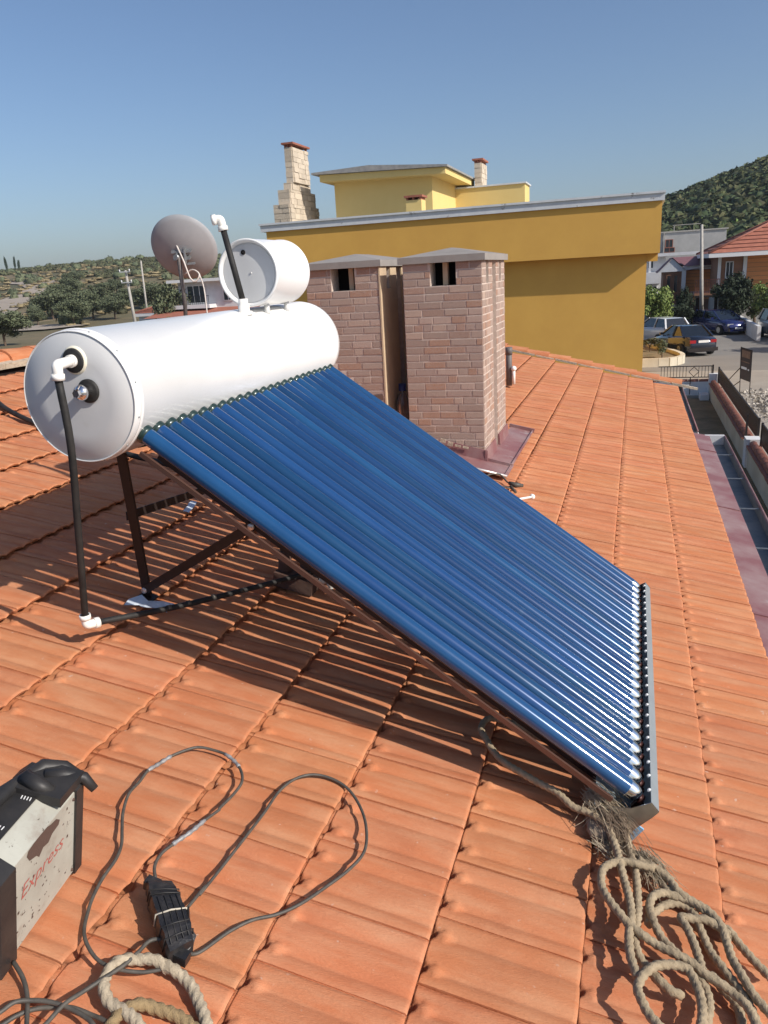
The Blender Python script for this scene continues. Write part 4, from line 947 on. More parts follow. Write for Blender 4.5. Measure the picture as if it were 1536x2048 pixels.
OL = [((250, 612), 4.6, 3.6), ((186, 640), 7.5, 5.0), ((108, 640), 9.0, 5.6), ((150, 652), 6.0, 4.2), ((140, 600), 8.0, 5.0), ((118, 606), 6.0, 4.2), ((12, 692), 7.0, 3.8), ((-40, 700), 8.0, 5.0), ((78, 652), 4.0, 3.0), ((205, 606), 7.0, 4.2), ((232, 640), 6.0, 4.0), ((300, 618), 8.0, 4.8), ((330, 612), 6.5, 4.4), ((170, 622), 6.0, 4.2), ((235, 590), 6, 3.6), ((150, 570), 6, 3.6)]
OLB = ['small olive tree just left of the nearer concrete pole', 'large olive tree directly above the left shoulder of the white tank', 'broad olive tree in the middle of the left clump', 'rounded olive tree touching the near top rim of the tank end', 'dark olive tree at the upper left of the clump', 'olive tree nearest the bend of the dirt road', 'grey olive tree standing beside the left ridge tiles', 'olive tree cut by the left edge of the frame', 'small olive tree left of the clump beside the lower track', 'olive tree at the upper right of the clump', 'olive tree low between the clump and the concrete pole', 'wide olive tree between the two utility poles', 'olive tree right of the thin distant pole', 'pale olive tree in the heart of the clump', 'small high olive tree above the nearer concrete pole', 'lone olive tree highest on the slope above the clump']
for i, (q, w_, h) in enumerate(OL):
    p = hit(*q); p.z = ground_z(p.x, p.y)
    tree('olive', 'olive_tree', p, w_, h, OLB[i], 'tree', 'olive trees on the lower left hillside', 'leaf_olive', seed=i % 4, leaf=.045, n=230)
for i, (q, h, lb) in enumerate([((14, 541), 6.5, 'slim dark cypress standing furthest left on the skyline'), ((32, 543), 6.2, 'slim dark cypress in the middle of the three on the skyline'), ((40, 545), 4.2, 'shortest cypress, right of the two slim ones on the skyline')]):
    p = hit(*q); p = p*(300/p.length) if p.length > 330 else p; p.z = ground_z(p.x, p.y)
    h = h*p.length/245
    tree('cyp', 'cypress', p, h*(.13 if i < 2 else .22), h, lb, 'tree', None, 'leaf_cypress', seed=9, leaf=.12, n=60, clumps=20, trunk=False)
r2 = random.Random(5)
import bmesh
_b = bmesh.new(); bmesh.ops.create_icosphere(_b, subdivisions=2, radius=1.0)
ICO = ([v.co.copy() for v in _b.verts], [tuple(v.index for v in f.verts) for f in _b.faces]); _b.free()
def scatter(name, label, n, az0, az1, f0, f1, sz, leafm, per, leaf, seed, dens=None, hk=.38):
    r2 = random.Random(seed); mb = MB(); cnt = 0; tries = 0
    while cnt < n and tries < n*12:
        tries += 1
        az = r2.uniform(az0, az1); s, Rr, r0 = lerp_tab(SKYT, az); f = f0+(f1-f0)*math.sqrt(r2.random()); r = r0+(Rr-r0)*f
        x, y = r*math.sin(R(az)), r*math.cos(R(az))
        if dens and noise.noise(Vector((x*.03, y*.03, seed))) < dens+(.22 if az < -38.5 and f < .75 else 0): continue
        if name == 'hillside_scrub' and min((Vector((x, y, 0))-Vector((q.x, q.y, 0))).length for q in road_pts+rp2) < 14: continue
        w_ = sz*r2.uniform(.5, 1.4); z = ground_z(x, y)
        o = len(mb.v); mb.cr = r2.random(); sd = r2.random()*50
        mb.add([(x+v.x*w_*.5*(1+.5*noise.noise(v*1.7+Vector((sd, 0, 0)))), y+v.y*w_*.5*(1+.5*noise.noise(v*1.7+Vector((0, sd, 0)))), z+w_*.2+v.z*w_*hk*(1+.5*noise.noise(v*2.1+Vector((sd, 3, 0))))) for v in ICO[0]], ICO[1], True)
        leaf_cloud(mb, (x, y, z+w_*.24), (w_*.56, w_*.56, w_*hk*1.1), per, leaf*w_, r2, core=.8); cnt += 1
    return tag(build(mb, name, leafm, attr=True, kind='stuff', base=(0, 0, G)), label)
scatter('hillside_scrub', 'green scrub covering the left hillside', 3200, -47, -20, .02, 1.01, 1.8, 'leaf_shrub', 34, .17, 3, dens=-.16, hk=.32)
scatter('hillside_bushes', 'pale olive green bushes scattered over the left hill', 260, -47, -22, .0, 1.0, 2.6, 'leaf_olive', 44, .14, 8)
scatter('dry_grass', 'yellow dry grass on the left hillside', 650, -47, -30, .0, .9, 1.8, 'dry_grass', 14, .12, 12, hk=.12)
scatter('hillside_forest', 'dark green pine forest covering the right hill', 4600, -3, 13, .0, 1.03, 2.8, 'leaf_pine', 44, .15, 21, hk=.5)
scatter('forest_undergrowth', 'brighter green bushes at the foot of the right hill', 500, -3, 13, .0, .8, 2.4, 'leaf_bright', 40, .12, 25)

# ------------------------------------------------------------------ poles
def pole(loc, h, r0, lean, label, arms=True):
    t = thing('utility_pole', label, 'pole', loc); loc = Vector(loc); top = loc+Z_*h+Vector(lean)
    mb = MB(); mb.tube([loc-Z_*.5, top], [r0, r0*.6], 8); build(mb, 'pole_shaft', 'pole_concrete', t)
    if arms:
        for k in (.02, .16):
            p = top.lerp(loc, k)
            mb = MB(); mb.bar(p+Vector((-r0*3.2, -r0, 0)), p+Vector((r0*3.2, -r0, 0)), r0*.5, r0*.5); mb.cyl(p+Vector((-r0*3, -r0, 0)), p+Vector((-r0*3, -r0, r0*1.3)), r0*.35, n=8); mb.cyl(p+Vector((r0*3, -r0, 0)), p+Vector((r0*3, -r0, r0*1.3)), r0*.35, n=8)
            build(mb, 'insulator_arm', 'insulator', t)
    return t
def base_at(px, py, d, z=None):
    dd = Vector((px-768, py-1024, 1538)); r = Vector([sum(AX[i][j]*dd[j] for j in range(3)) for i in range(3)]); r *= d/r.y
    return r
b = base_at(272, 640, 62); pole((b.x, 62, G), 1.75-G, .17, (-.35, 0, 0), 'pale concrete pole with small insulators rising left of the satellite dish')
b = base_at(291, 605, 100); pole((b.x, 100, G), 4.0-G, .18, (.2, 0, 0), 'thin distant pole just left of the satellite dish', False)
pole((4.62, 60.5, G), 2.15-G, .15, (-.42, 0, 0), 'tall grey concrete pole behind the parked cars', False)

# ------------------------------------------------------------------ yellow building
yb = thing('yellow_building', 'mustard yellow building with white coping beyond the tiled roof', 'building', (0, 0, 0))
mb = MB(); mb.box(-7.12, .385, 15, 22, .115, .97); mb.box(-6.9, .175, 15.25, 21.8, G/2.1-.05, .114); mb.box(.175, .36, 15.24, 21.6, -.02, .1145)
build(mb, 'wall', 'mustard', yb)
mb = MB(); mb.box(-7.22, .425, 14.955, 15.3, .972, 1.09); mb.box(-7.24, .435, 14.93, 15.32, 1.09, 1.125); mb.box(.20, .43, 15.3, 22, .972, 1.12); mb.box(-7.23, -6.9, 15.3, 22, .972, 1.12)
build(mb, 'coping', 'coping_paint', yb)
mb = MB(); mb.box(-6.9, .2, 15.3, 22, .6, 1.0); build(mb, 'flat_roof', 'roof_edge_grey', yb)
mb = MB(); mb.box(-6.90, -4.52, 18.5, 21.2, .9, 2.16); mb.box(-4.52, -2.74, 21.0, 21.9, .9, 2.02)
build(mb, 'penthouse_wall', 'pale_yellow', yb)
mb = MB(); mb.box(-4.54, -2.70, 20.96, 21.94, 2.02, 2.055); build(mb, 'parapet_coping', 'coping_paint', yb)
mb = MB()
mb.add([(-7.12, 18.15, 2.17), (-4.12, 18.15, 2.10), (-4.12, 21.5, 2.10), (-7.12, 21.5, 2.17), (-7.12, 18.15, 2.32), (-4.12, 18.15, 2.23), (-4.12, 21.5, 2.23), (-7.12, 21.5, 2.32)], [(3, 2, 1, 0), (4, 5, 6, 7), (0, 1, 5, 4), (1, 2, 6, 5), (2, 3, 7, 6), (3, 0, 4, 7)])
build(mb, 'roof_slab', 'pale_yellow', yb)
mb = MB(); mb.add([(-7.30, 18.08, 2.335), (-4.06, 18.08, 2.235), (-4.06, 21.55, 2.235), (-7.30, 21.55, 2.335), (-7.30, 18.08, 2.375), (-5.9, 18.08, 2.42), (-4.06, 18.08, 2.275), (-4.06, 21.55, 2.275), (-5.9, 21.55, 2.42), (-7.30, 21.55, 2.375)],
       [(3, 2, 1, 0), (0, 1, 6, 5, 4), (1, 2, 7, 6), (2, 3, 9, 8, 7), (3, 0, 4, 9), (4, 5, 8, 9), (5, 6, 7, 8)])
build(mb, 'roof_sheet', 'roof_edge_grey', yb)
sm_ = MB(); sm_.obox((0, 0, .5), (.5, 0, 0), (0, .5, 0), (0, 0, .5)); stone_me = sm_.mesh('stone', 'stone')
def stone_box(parent, x0, x1, y0, y1, z0, z1, rh=.115):
    z = z0
    while z < z1-.03:
        h = min(rh*rng.uniform(.85, 1.15), z1-z)
        for face in ('f', 's'):
            u, ue = (x0, x1) if face == 'f' else (y0, y1)
            while u < ue-.03:
                L = min(rng.uniform(.12, .30), ue-u)
                if ue-u-L < .06: L = ue-u
                o = bpy.data.objects.new('stone', stone_me); COL.objects.link(o); o.parent = parent
                dp = rng.uniform(.012, .035)
                if face == 'f': o.rotation_euler = (R(90), 0, 0); P = Vector((u+L/2, y0, z+h/2))
                else: o.rotation_euler = Matrix(((0, 0, 1), (1, 0, 0), (0, 1, 0))).to_euler(); P = Vector((x1, u+L/2, z+h/2))
                o.scale = (L-.006, h-.006, dp); o.location = P-origin(parent); u += L
        z += h
def stone_chimney(levels, label, capz):
    mb = MB()
    for L in levels: mb.box(*L)
    core = build(mb, 'stone_chimney', 'stone', yb); core['label'] = label
    for L in levels: stone_box(core, *L)
    x0, x1, y0, y1, z0, z1 = levels[-1]; mb = MB()
    for (x, y) in ((x0+.02, y0+.03), (x1-.02, y0+.03), (x0+.02, y1-.03), (x1-.02, y1-.03), ((x0+x1)/2, y0+.03)): mb.box(x-.02, x+.02, y-.03, y+.03, z1, z1+.06)
    mb.box(x0-.05, x1+.06, y0-.05, y1+.05, z1+.06, z1+.10); build(mb, 'chimney_top', 'far_tile', core)
stone_chimney([(-8.06, -7.66, 17.5, 19.25, 1.0, 1.70), (-7.96, -7.665, 17.6, 19.1, 1.70, 2.02), (-7.86, -7.67, 17.75, 18.85, 2.02, 2.18), (-7.80, -7.62, 17.8, 18.72, 2.18, 2.93)], 'tall stepped stone chimney at the left end', 2.93)
stone_chimney([(-4.03, -3.86, 21.1, 21.8, 1.9, 2.61)], 'short straight stone chimney behind the penthouse', 2.61)
mb = MB(); mb.box(-4.60, -4.27, 16.5, 16.85, .95, 1.46); sc = build(mb, 'small_flue', 'pale_yellow', yb)
mb = MB()
for x in (-4.57, -4.44, -4.30): mb.box(x-.02, x+.02, 16.5, 16.85, 1.46, 1.51)
mb.box(-4.63, -4.24, 16.46, 16.89, 1.51, 1.55); build(mb, 'flue_cap', 'far_tile', sc)

KB = 2.1                                              # the parts above were laid out in units of 2.1 m
LB = Vector((-7.4, 42, G)); done = set()
for o in [x for x in bpy.data.objects]:
    q = o; dep = 0
    while q.parent is not None: q = q.parent; dep += 1
    if q is not yb or o is yb: continue
    o.location = o.location*KB-(LB if dep == 1 else Vector((0, 0, 0)))
    if o.data is stone_me: o.scale = o.scale*KB
    elif o.data.name not in done: done.add(o.data.name); o.data.transform(Matrix.Scale(KB, 4))
yb.location = LB

# ------------------------------------------------------------------ houses
def house_box(name, label, m, x0, x1, y0, y1, z0, z1):
    t = thing(name, label, 'house', ((x0+x1)/2, (y0+y1)/2, z0)); mb = MB(); mb.box(x0, x1, y0, y1, z0, z1); build(mb, 'wall', m, t); return t
def window(parent, x0, x1, y, z0, z1, face='f', frame='trim_white', mull=1):
    f = .06; mb = MB()
    def bx(a, b, c, d, dy0, dy1):
        if face == 'f': mb.box(a, b, y-dy1, y-dy0, c, d)
        else: mb.box(y+dy0, y+dy1, a, b, c, d)
    bx(x0-f, x0, z0-f, z1+f, .002, .06); bx(x1, x1+f, z0-f, z1+f, .002, .06); bx(x0, x1, z1, z1+f, .002, .06); bx(x0, x1, z0-f, z0, .002, .08)
    for k in range(1, mull+1):
        c = x0+(x1-x0)*k/(mull+1); bx(c-.02, c+.02, z0, z1, .012, .05)
    w_ = build(mb, 'window', frame, parent)
    mb = MB(); bx(x0, x1, z0, z1, .003, .011); build(mb, 'pane', 'window_glass', w_)
def hip(parent, x0, x1, y0, y1, z, h, m, ov=.35, name='roof', ridge_in=None):
    x0, x1, y0, y1 = x0-ov, x1+ov, y0-ov, y1+ov; ri = ridge_in if ridge_in is not None else min(x1-x0, y1-y0)/2; mb = MB()
    if (y1-y0) > (x1-x0): ridge = [((x0+x1)/2, y0+ri, z+h), ((x0+x1)/2, y1-ri, z+h)]; F = [(0, 1, 4), (1, 2, 5, 4), (2, 3, 5), (3, 0, 4, 5)]
    else: ridge = [(x0+ri, (y0+y1)/2, z+h), (x1-ri, (y0+y1)/2, z+h)]; F = [(0, 1, 5, 4), (1, 2, 5), (2, 3, 4, 5), (3, 0, 4)]
    mb.add([(x0, y0, z), (x1, y0, z), (x1, y1, z), (x0, y1, z)]+ridge, [tuple(f) for f in F]+[(3, 2, 1, 0)])
    r = build(mb, name, m, parent)
    mb = MB(); e = [Vector(p) for p in [(x0, y0, z), (x1, y0, z), (x1, y1, z), (x0, y1, z)]]
    for i, c in enumerate(e):
        mb.tube([c+Z_*.04, Vector(ridge[0] if (c-Vector(ridge[0])).length < (c-Vector(ridge[1])).length else ridge[1])+Z_*.04], .09, 6)
    mb.tube([Vector(ridge[0])+Z_*.04, Vector(ridge[1])+Z_*.04], .09, 6)
    build(mb, 'hip_tiles', 'coping_clay', r)
    # courses of tiles on the slopes, as real ribs
    mb = MB()
    for f in F:
        P = [Vector(([(x0, y0, z), (x1, y0, z), (x1, y1, z), (x0, y1, z)]+ridge)[i]) for i in f]
        e0, e1 = P[0], P[1]; apex = P[2:] ; L = (e1-e0).length; k = max(3, int(L/.55))
        tl, tr = (P[3], P[2]) if len(P) == 4 else (P[2], P[2])
        for i in range(1, 9):
            t = i/9; mb.tube([e0.lerp(tl, t)+Z_*.02, e1.lerp(tr, t)+Z_*.02], .035, 4)
    build(mb, 'tile_course', m, r)
    mb = MB(); mb.box(x0+.02, x1-.02, y0+.02, y1-.02, z-.30, z-.01); build(mb, 'fascia', 'trim_white', parent)
    return r
# clad house at the right edge (62 m)
h2 = house_box('clad_house', 'two storey house clad in orange brown boards with red hipped roof at the right edge', 'grey_render', 5.75, 14.0, 62.0, 72.0, G, -2.45)
def boards(parent, u0, u1, plane, z0, z1, face, m, pitch=.26):
    z = z0
    while z < z1-.02:
        b = MB(); t = min(z+pitch-.025, z1)
        if face == 'f': b.box(u0, u1, plane-.05, plane-.001, z, t)
        else: b.box(plane+.001, plane+.05, u0, u1, z, t)
        build(b, 'cladding_board', m, parent); z += pitch
mb = MB(); mb.box(5.75, 14, 62, 72, -2.45, .18); build(mb, 'upper_wall', 'wood_brown_shade', h2)
boards(h2, 5.8, 7.15, 62, -2.4, .0, 'f', 'wood_brown_shade', .3); boards(h2, 7.45, 13.9, 62, -2.35, .0, 'f', 'wood_orange_lit', .3)  # same cladding coloured by light: shaded brown left, sunlit orange right
mb = MB(); mb.box(7.18, 7.42, 61.85, 62.0, -2.45, .18); mb.box(5.70, 14.1, 61.9, 62.0, -2.60, -2.45); mb.box(5.55, 5.75, 61.95, 62.1, -2.4, .18); build(mb, 'corner_trim', 'trim_white', h2)
window(h2, 6.1, 6.5, 62-.05, -1.5, -.45, frame='coping_paint')
hip(h2, 5.9, 14.2, 62.0, 72.0, .22, 2.3, 'far_tile', ov=1.1, ridge_in=4.0)
mb = MB(); mb.box(4.05, 5.74, 61.6, 66, -2.62, -2.48); build(mb, 'balcony_slab', 'wood_brown_shade', h2)
mb = MB(); mb.bar((4.1, 61.7, -1.55), (5.7, 61.7, -1.55), .05, .05)
for k in range(14): mb.box(4.1+k*.12, 4.13+k*.12, 61.69, 61.71, -2.48, -1.55)
build(mb, 'balcony_rail', 'coping_clay', h2)
mb = MB(); mb.box(4.2, 4.4, 61.7, 61.9, G, -2.62); mb.box(5.45, 5.65, 61.7, 61.9, G, -2.62); build(mb, 'porch_post', 'frame_paint', h2)
mb = MB(); mb.box(4.1, 8.2, 61.0, 61.96, -2.75, -2.62); build(mb, 'porch_roof', 'frame_paint', h2)
# smaller clad house to its left (70 m)
h1 = house_box('small_clad_house', 'smaller orange boarded house with plum roof between the pole and the yellow building', 'wood_brown_shade', 2.15, 3.72, 70, 76, G, -.92)
mb = MB(); mb.box(3.72, 6.6, 70.4, 76, G, -.92); build(mb, 'side_wing', 'wood_brown_shade', h1)
boards(h1, 2.2, 3.55, 70, -3.3, -.95, 'f', 'wood_brown_shade'); boards(h1, 3.9, 6.55, 70.4, -3.3, -.95, 'f', 'wood_orange_lit')  # brown boards paint in the shaded side, orange ones the lit side
mb = MB(); mb.box(3.56, 3.88, 69.85, 70.38, G, -.92); mb.box(3.6, 6.8, 69.9, 70.3, -.93, -.62); build(mb, 'corner_trim', 'trim_white', h1)
for x in (2.45, 3.0): window(h1, x, x+.25, 69.95, -2.6, -1.3, frame='wood_brown_shade', mull=0)
mb = MB(); mb.prism([(1.72, 69.8, -1.0), (3.85, 69.8, -1.0), (2.8, 69.8, .02)], (0, .2, 0)); build(mb, 'gable', 'coping_paint', h1)
mb = MB(); mb.add([(1.65, 69.7, -1.06), (2.8, 69.7, .09), (2.8, 76, .09), (1.65, 76, -1.06), (3.9, 69.7, -.95), (6.9, 69.7, -.62), (6.9, 76, .09)], [(0, 1, 2, 3), (1, 4, 5, 6, 2)])
mb.add([(3.85, 69.75, -.62), (6.9, 69.75, -.62), (6.9, 73, .12), (2.85, 73, .12)], [(0, 1, 2, 3)])
build(mb, 'roof', 'plum_tile', h1)
# grey unfinished building and the white house in front of it (90 m)
h3 = house_box('grey_unfinished_building', 'long bare grey rendered building with a flat top below the forested hill', 'grey_render', 2.2, 8.65, 90, 100, G, 2.62)
mb = MB(); mb.box(2.1, 8.8, 89.9, 100, 2.62, 2.75); mb.box(2.6, 2.72, 89.8, 89.95, .6, 2.62); mb.box(3.6, 3.68, 91, 91.1, 2.75, 3.4); mb.box(3.5, 6.2, 91, 91.05, 3.32, 3.38); build(mb, 'roof_slab', 'pole_concrete', h3)
window(h3, 2.85, 3.5, 89.98, 1.2, 1.9, frame='coping_clay', mull=1); window(h3, 2.75, 3.7, 89.98, .72, 1.1, frame='coping_clay')
h4 = house_box('white_terrace_house', 'white house with balconies visible right beside the yellow wall', 'white_wall', .9, 2.6, 80, 88, G, .45)
mb = MB(); mb.box(.7, 7.0, 79.2, 88, .28, .55); mb.box(.9, 2.25, 78.6, 80, -2.1, -1.1); mb.box(1.1, 1.3, 78.9, 79.1, -1.1, .3); build(mb, 'balcony', 'white_wall', h4)
window(h4, 1.05, 1.5, 79.98, -.7, .1); window(h4, 1.2, 1.9, 79.98, -3.6, -2.4)
# white house behind the dish
def hx(px, py, d): p = base_at(px, py, d); return p.x, p.z
X0 = hx(350, 575, 60)[0]; X1 = hx(500, 575, 60)[0]
h5 = house_box('white_balcony_house', 'white house with a balcony seen between the dish and the small tank', 'white_wall', X0+.3, X1, 60, 68, G, .55)
mb = MB(); mb.box(X0-.3, X1+.2, 59.2, 68, .38, .62); build(mb, 'roof_slab', 'trim_white', h5)
window(h5, X0+1.2, X0+2.9, 59.98, -1.3, .05, mull=2); window(h5, X0+4.6, X0+5.4, 59.98, -1.2, -.1, mull=1)
mb = MB(); mb.box(X0+.2, X0+3.8, 58.8, 60, -1.75, -1.45); build(mb, 'balcony', 'white_wall', h5)
mb = MB(); mb.bar((X0+.3, 58.85, -.75), (X0+3.8, 58.85, -.75), .04, .04)
for k in range(19): mb.box(X0+.3+k*.19, X0+.325+k*.19, 58.84, 58.86, -1.45, -.75)
build(mb, 'balcony_rail', 'iron', h5)
mb = MB(); mb.add([(X0-1.2, 56.5, -2.3), (X1+1, 56.5, -2.3), (X1+1, 60, -1.75), (X0-1.2, 60, -1.75)], [(0, 1, 2, 3)]); build(mb, 'porch_roof', 'far_tile', h5)
bx_, bz_ = hx(312, 625, 66)
h6 = house_box('low_red_roofed_house', 'low house with red tiled roof half hidden by bushes below the poles', 'white_wall', bx_-2, bx_+1.5, 66, 71, G, bz_-.1)
hip(h6, bx_-2, bx_+1.5, 66, 71, bz_, .7, 'far_tile')
for i, (px, py, d, w_, h, km, lb) in enumerate([(322, 625, 57, 3.2, 3.2, 'leaf_bright', 'bright green bush in front of the white balcony house'), (345, 610, 60, 4.5, 5.2, 'leaf_olive', 'dark rounded tree left of the white balcony house'), (430, 618, 55, 5.5, 3.0, 'leaf_dark', 'low dark hedge in front of the white balcony house')]):
    p = base_at(px, py, d); tree('yard'+km, 'garden_tree', (p.x, d, G), w_, h-.2+(.4 if i else 0), lb, 'tree', None, km, seed=20+i, leaf=.06, n=150)

# ------------------------------------------------------------------ garden wall, fence, gate, planter, sign, rubble
gw = thing('garden_wall', 'low garden wall with red tile coping and dark railing along the street', 'wall', (2.75, 20, G))
mb = MB(); mb.box(2.64, 2.86, 19.75, 29.5, G, -4.30); mb.box(2.64, 2.86, 6, 19.25, G, -4.30); build(mb, 'wall_body', 'garden_wall', gw)
mb = MB(); mb.box(2.60, 2.92, 19.3, 19.72, G, -4.12); mb.box(2.6, 2.95, 29.5, 29.8, G, -3.95); build(mb, 'wall_pillar', 'white_wall', gw)
y = 29.4; c0 = MB()
cm_ = MB(); cm_.tube([(0, 0, 0), (0, .44, .012)], .085, 12); cm_.obox((.0, .22, -.03), (.15, 0, 0), (0, .215, 0), (0, 0, .022)); cme = cm_.mesh('coping_tile', 'coping_clay')
while y > 6.5:
    y -= .42
    if 19.2 < y < 19.75: continue
    o = bpy.data.objects.new('coping_tile', cme); COL.objects.link(o); o.parent = gw; o.location = Vector((2.75+rng.uniform(-.006, .006), y, -4.245))-gw.location
def rail_run(parent, x, y0, y1, z0, z1, step, name='railing'):
    mb = MB(); mb.box(x-.015, x+.015, y0, y1, z1-.03, z1); mb.box(x-.012, x+.012, y0, y1, z0, z0+.025)
    y = y0+.04
    while y < y1: mb.box(x-.006, x+.006, y, y+.035, z0+.025, z1-.03); y += step
    mb.box(x-.025, x+.025, y0-.03, y0+.02, z0-.5, z1+.03); mb.box(x-.025, x+.025, y1-.02, y1+.03, z0-.2, z1+.02)
    return build(mb, name, 'iron', parent)
rail_run(gw, 2.90, 19.75, 29.45, -4.20, -3.72, .075); rail_run(gw, 2.90, 6, 19.2, -4.20, -3.72, .075)
mb = MB(); mb.box(2.62, 2.66, 19.72, 19.78, G, -3.6); build(mb, 'gate_post', 'iron', gw)
gt = thing('end_railing', 'black railing with a diamond motif at the far end of the garden', 'railing', (1.9, 29.7, G))
mb = MB(); z0, z1 = -4.10, -3.68; mb.box(.9, 2.72, 29.7, 29.73, z1-.03, z1); mb.box(.9, 2.72, 29.7, 29.73, z0, z0+.03); mb.box(2.70, 2.75, 29.68, 29.75, -4.75, z1+.03); mb.box(1.98, 2.01, 29.7, 29.73, -4.7, z0)
for k in range(17):
    x = 1.0+k*.105
    if 1.93 < x < 2.24: continue
    mb.box(x-.008, x+.008, 29.7, 29.72, z0, z1-.03)
c = Vector((2.10, 29.71, (z0+z1)/2)); d = .17
P = [c+Vector((0, 0, d)), c+Vector((d, 0, 0)), c-Vector((0, 0, d)), c-Vector((d, 0, 0))]
for i in range(4): mb.bar(P[i], P[(i+1) % 4], .02, .02, up=Y_)
build(mb, 'iron_bars', 'iron', gt)
mb = MB(); mb.box(.4, 2.60, 29.8, 30.0, G, -4.26); mb.box(2.3, 2.6, 29.0, 29.8, G, -4.62); build(mb, 'end_wall', 'white_wall', gt)
for k in range(6):
    mb = MB(); mb.tube([(.5+k*.36, 29.88, -4.25), (.5+k*.36+.34, 29.88, -4.235)], .07, 10); build(mb, 'coping_tile', 'coping_clay', gt)
mb = MB(); mb.box(.3, 1.7, 28.2, 28.8, G, -4.62); tag(build(mb, 'garden_kerb', 'white_wall'), 'low pale kerb crossing the end of the garden', 'kerb')
# planter with curved kerb in front of the yellow wall
pl = thing('planter_bed', 'curved pale kerb around a dry planting bed beside the yellow wall', 'planter', (.9, 41, G))
arc = [Vector((-.5, 38.55, 0)), Vector((0.6, 38.7, 0)), Vector((1.6, 38.9, 0)), Vector((2.15, 39.6, 0)), Vector((2.3, 40.6, 0)), Vector((1.9, 42.6, 0)), Vector((.6, 46.5, 0))]
A = smooth_path(arc, .5); mb = MB()
for p, q in zip(A, A[1:]): mb.bar(p+Z_*(G+.17), q+Z_*(G+.17), .22, .42)
build(mb, 'kerb_stone', 'garden_wall', pl)
mb = MB(); top = [p+Z_*(G+.22) for p in A]; mb.add(top+[Vector((-.5, 46.5, G+.22))], [tuple(range(len(top)+1))]); build(mb, 'bed_soil', 'soil', pl)
# sign board
sg = thing('sign_board', 'dark rectangular notice board on thin braced legs beside the street', 'sign', (3.75, 30, G))
mb = MB(); mb.add([(3.62, 30, -3.11), (3.93, 29.6, -3.19), (3.94, 29.6, -4.27), (3.66, 30, -4.19)], [(0, 1, 2, 3)]); mb.add([(3.625, 30.03, -3.11), (3.935, 29.63, -3.19), (3.945, 29.63, -4.27), (3.665, 30.03, -4.19)], [(3, 2, 1, 0)])
build(mb, 'board_panel', 'sign_board', sg)
mb = MB()
for (a, b) in (((3.62, 30, -3.08), (3.69, 30, G)), ((3.93, 29.6, -3.16), (3.955, 29.6, G)), ((3.66, 30.02, -3.8), (3.1, 31.2, G)), ((3.66, 30.02, -4.3), (3.3, 30.9, G)), ((3.2, 30.9, G+.04), (4.1, 29.5, G+.04)), ((3.62, 29.99, -3.1), (3.93, 29.59, -3.18))): mb.bar(a, b, .025, .025, up=Vector((0, 1, .1)))
build(mb, 'sign_leg', 'iron', sg)
def onboard(u, v): return Vector((3.62+.31*u+.04*v*(1-u)+.01*u*v, 30-.4*u, -3.11-.08*u-1.08*v))+Vector((-.006, -.006, 0))
def patch(u0, u1, v0, v1, m, nm):
    mb = MB(); q = [onboard(u0, v0), onboard(u1, v0), onboard(u1, v1), onboard(u0, v1)]; mb.add(q, [(3, 2, 1, 0)]); build(mb, nm, m, sg)
patch(.12, .88, .05, .28, 'sign_tan', 'picture_patch'); patch(.1, .62, .58, .66, 'trim_white', 'white_lettering'); patch(.72, .86, .61, .66, 'trim_white', 'white_lettering'); patch(.1, .85, .40, .43, 'sign_tan', 'text_line')
r2 = random.Random(14); mb = MB()
for i in range(900):
    x, y = r2.gauss(4.35, .42), r2.gauss(26.9, 1.9); 
    if x < 3.05 or not 23 < y < 31: continue
    q = math.exp(-((x-4.4)/.6)**2-((y-27)/2.2)**2); s_ = r2.uniform(.03, .085); c = Vector((x, y, G+.10+.22*q*r2.random()))
    a, b, e = [Vector((r2.gauss(0, 1), r2.gauss(0, 1), r2.gauss(0, 1))).normalized()*s_*r2.uniform(.6, 1.1) for _ in range(3)]
    mb.cr = r2.random(); mb.add([c+a, c+b, c+e, c-a, c-b, c-e], [(0, 1, 2), (1, 3, 2), (3, 4, 5), (0, 5, 4), (0, 4, 2), (2, 4, 3), (0, 1, 5), (1, 3, 5)])
tag(build(mb, 'rubble_heap', 'rubble', attr=True, kind='stuff'), 'heap of pale broken stones on the pavement behind the railing')
wl = MB(); wl.box(6.75, 6.95, 49.5, 62, G, -3.95)
tag(build(wl, 'white_boundary_wall', 'white_wall'), 'white boundary wall at the right edge beside the blue car', 'wall')
# street greenery
tree('st1', 'pine_tree', (1.2, 54.5, G), 3.0, 3.9, 'light green fluffy tree directly beside the yellow wall above the white car', 'tree', None, 'leaf_bright', seed=31, leaf=.05, n=220)
tree('st2', 'round_shrub', (3.25, 58, G), 1.4, 3.6, 'small dark round headed tree left of the concrete pole', 'tree', None, 'leaf_dark', seed=32, leaf=.06, n=150)
tree('st3', 'dark_shrub', (2.7, 57, G), 2.6, 2.2, 'dark bushy shrub behind the white car', 'shrub', None, 'leaf_dark', seed=33, leaf=.06, n=150)
tree('st4', 'large_ficus', (6.35, 58.5, G), 4.0, 4.2, 'large dense dark tree hanging over the blue car', 'tree', None, 'leaf_dark', seed=34, leaf=.05, n=240)
tree('st5', 'green_hedge', (8.2, 55.5, G), 3.4, 3.4, 'green hedge above the white boundary wall at the right edge', 'hedge', None, 'leaf_bright', seed=35, leaf=.05, n=200)
tree('st6', 'green_hedge', (7.9, 60, G), 3.0, 3.0, 'mid green bush between the dark tree and the right edge hedge', 'hedge', None, 'leaf_pine', seed=36, leaf=.08, n=100)
tree('st7', 'spiky_plant', (1.35, 40.4, G+.2), 1.0, .95, 'small spiky plant in the curved planting bed', 'plant', None, 'leaf_olive', seed=37, leaf=.10, n=40, clumps=14)
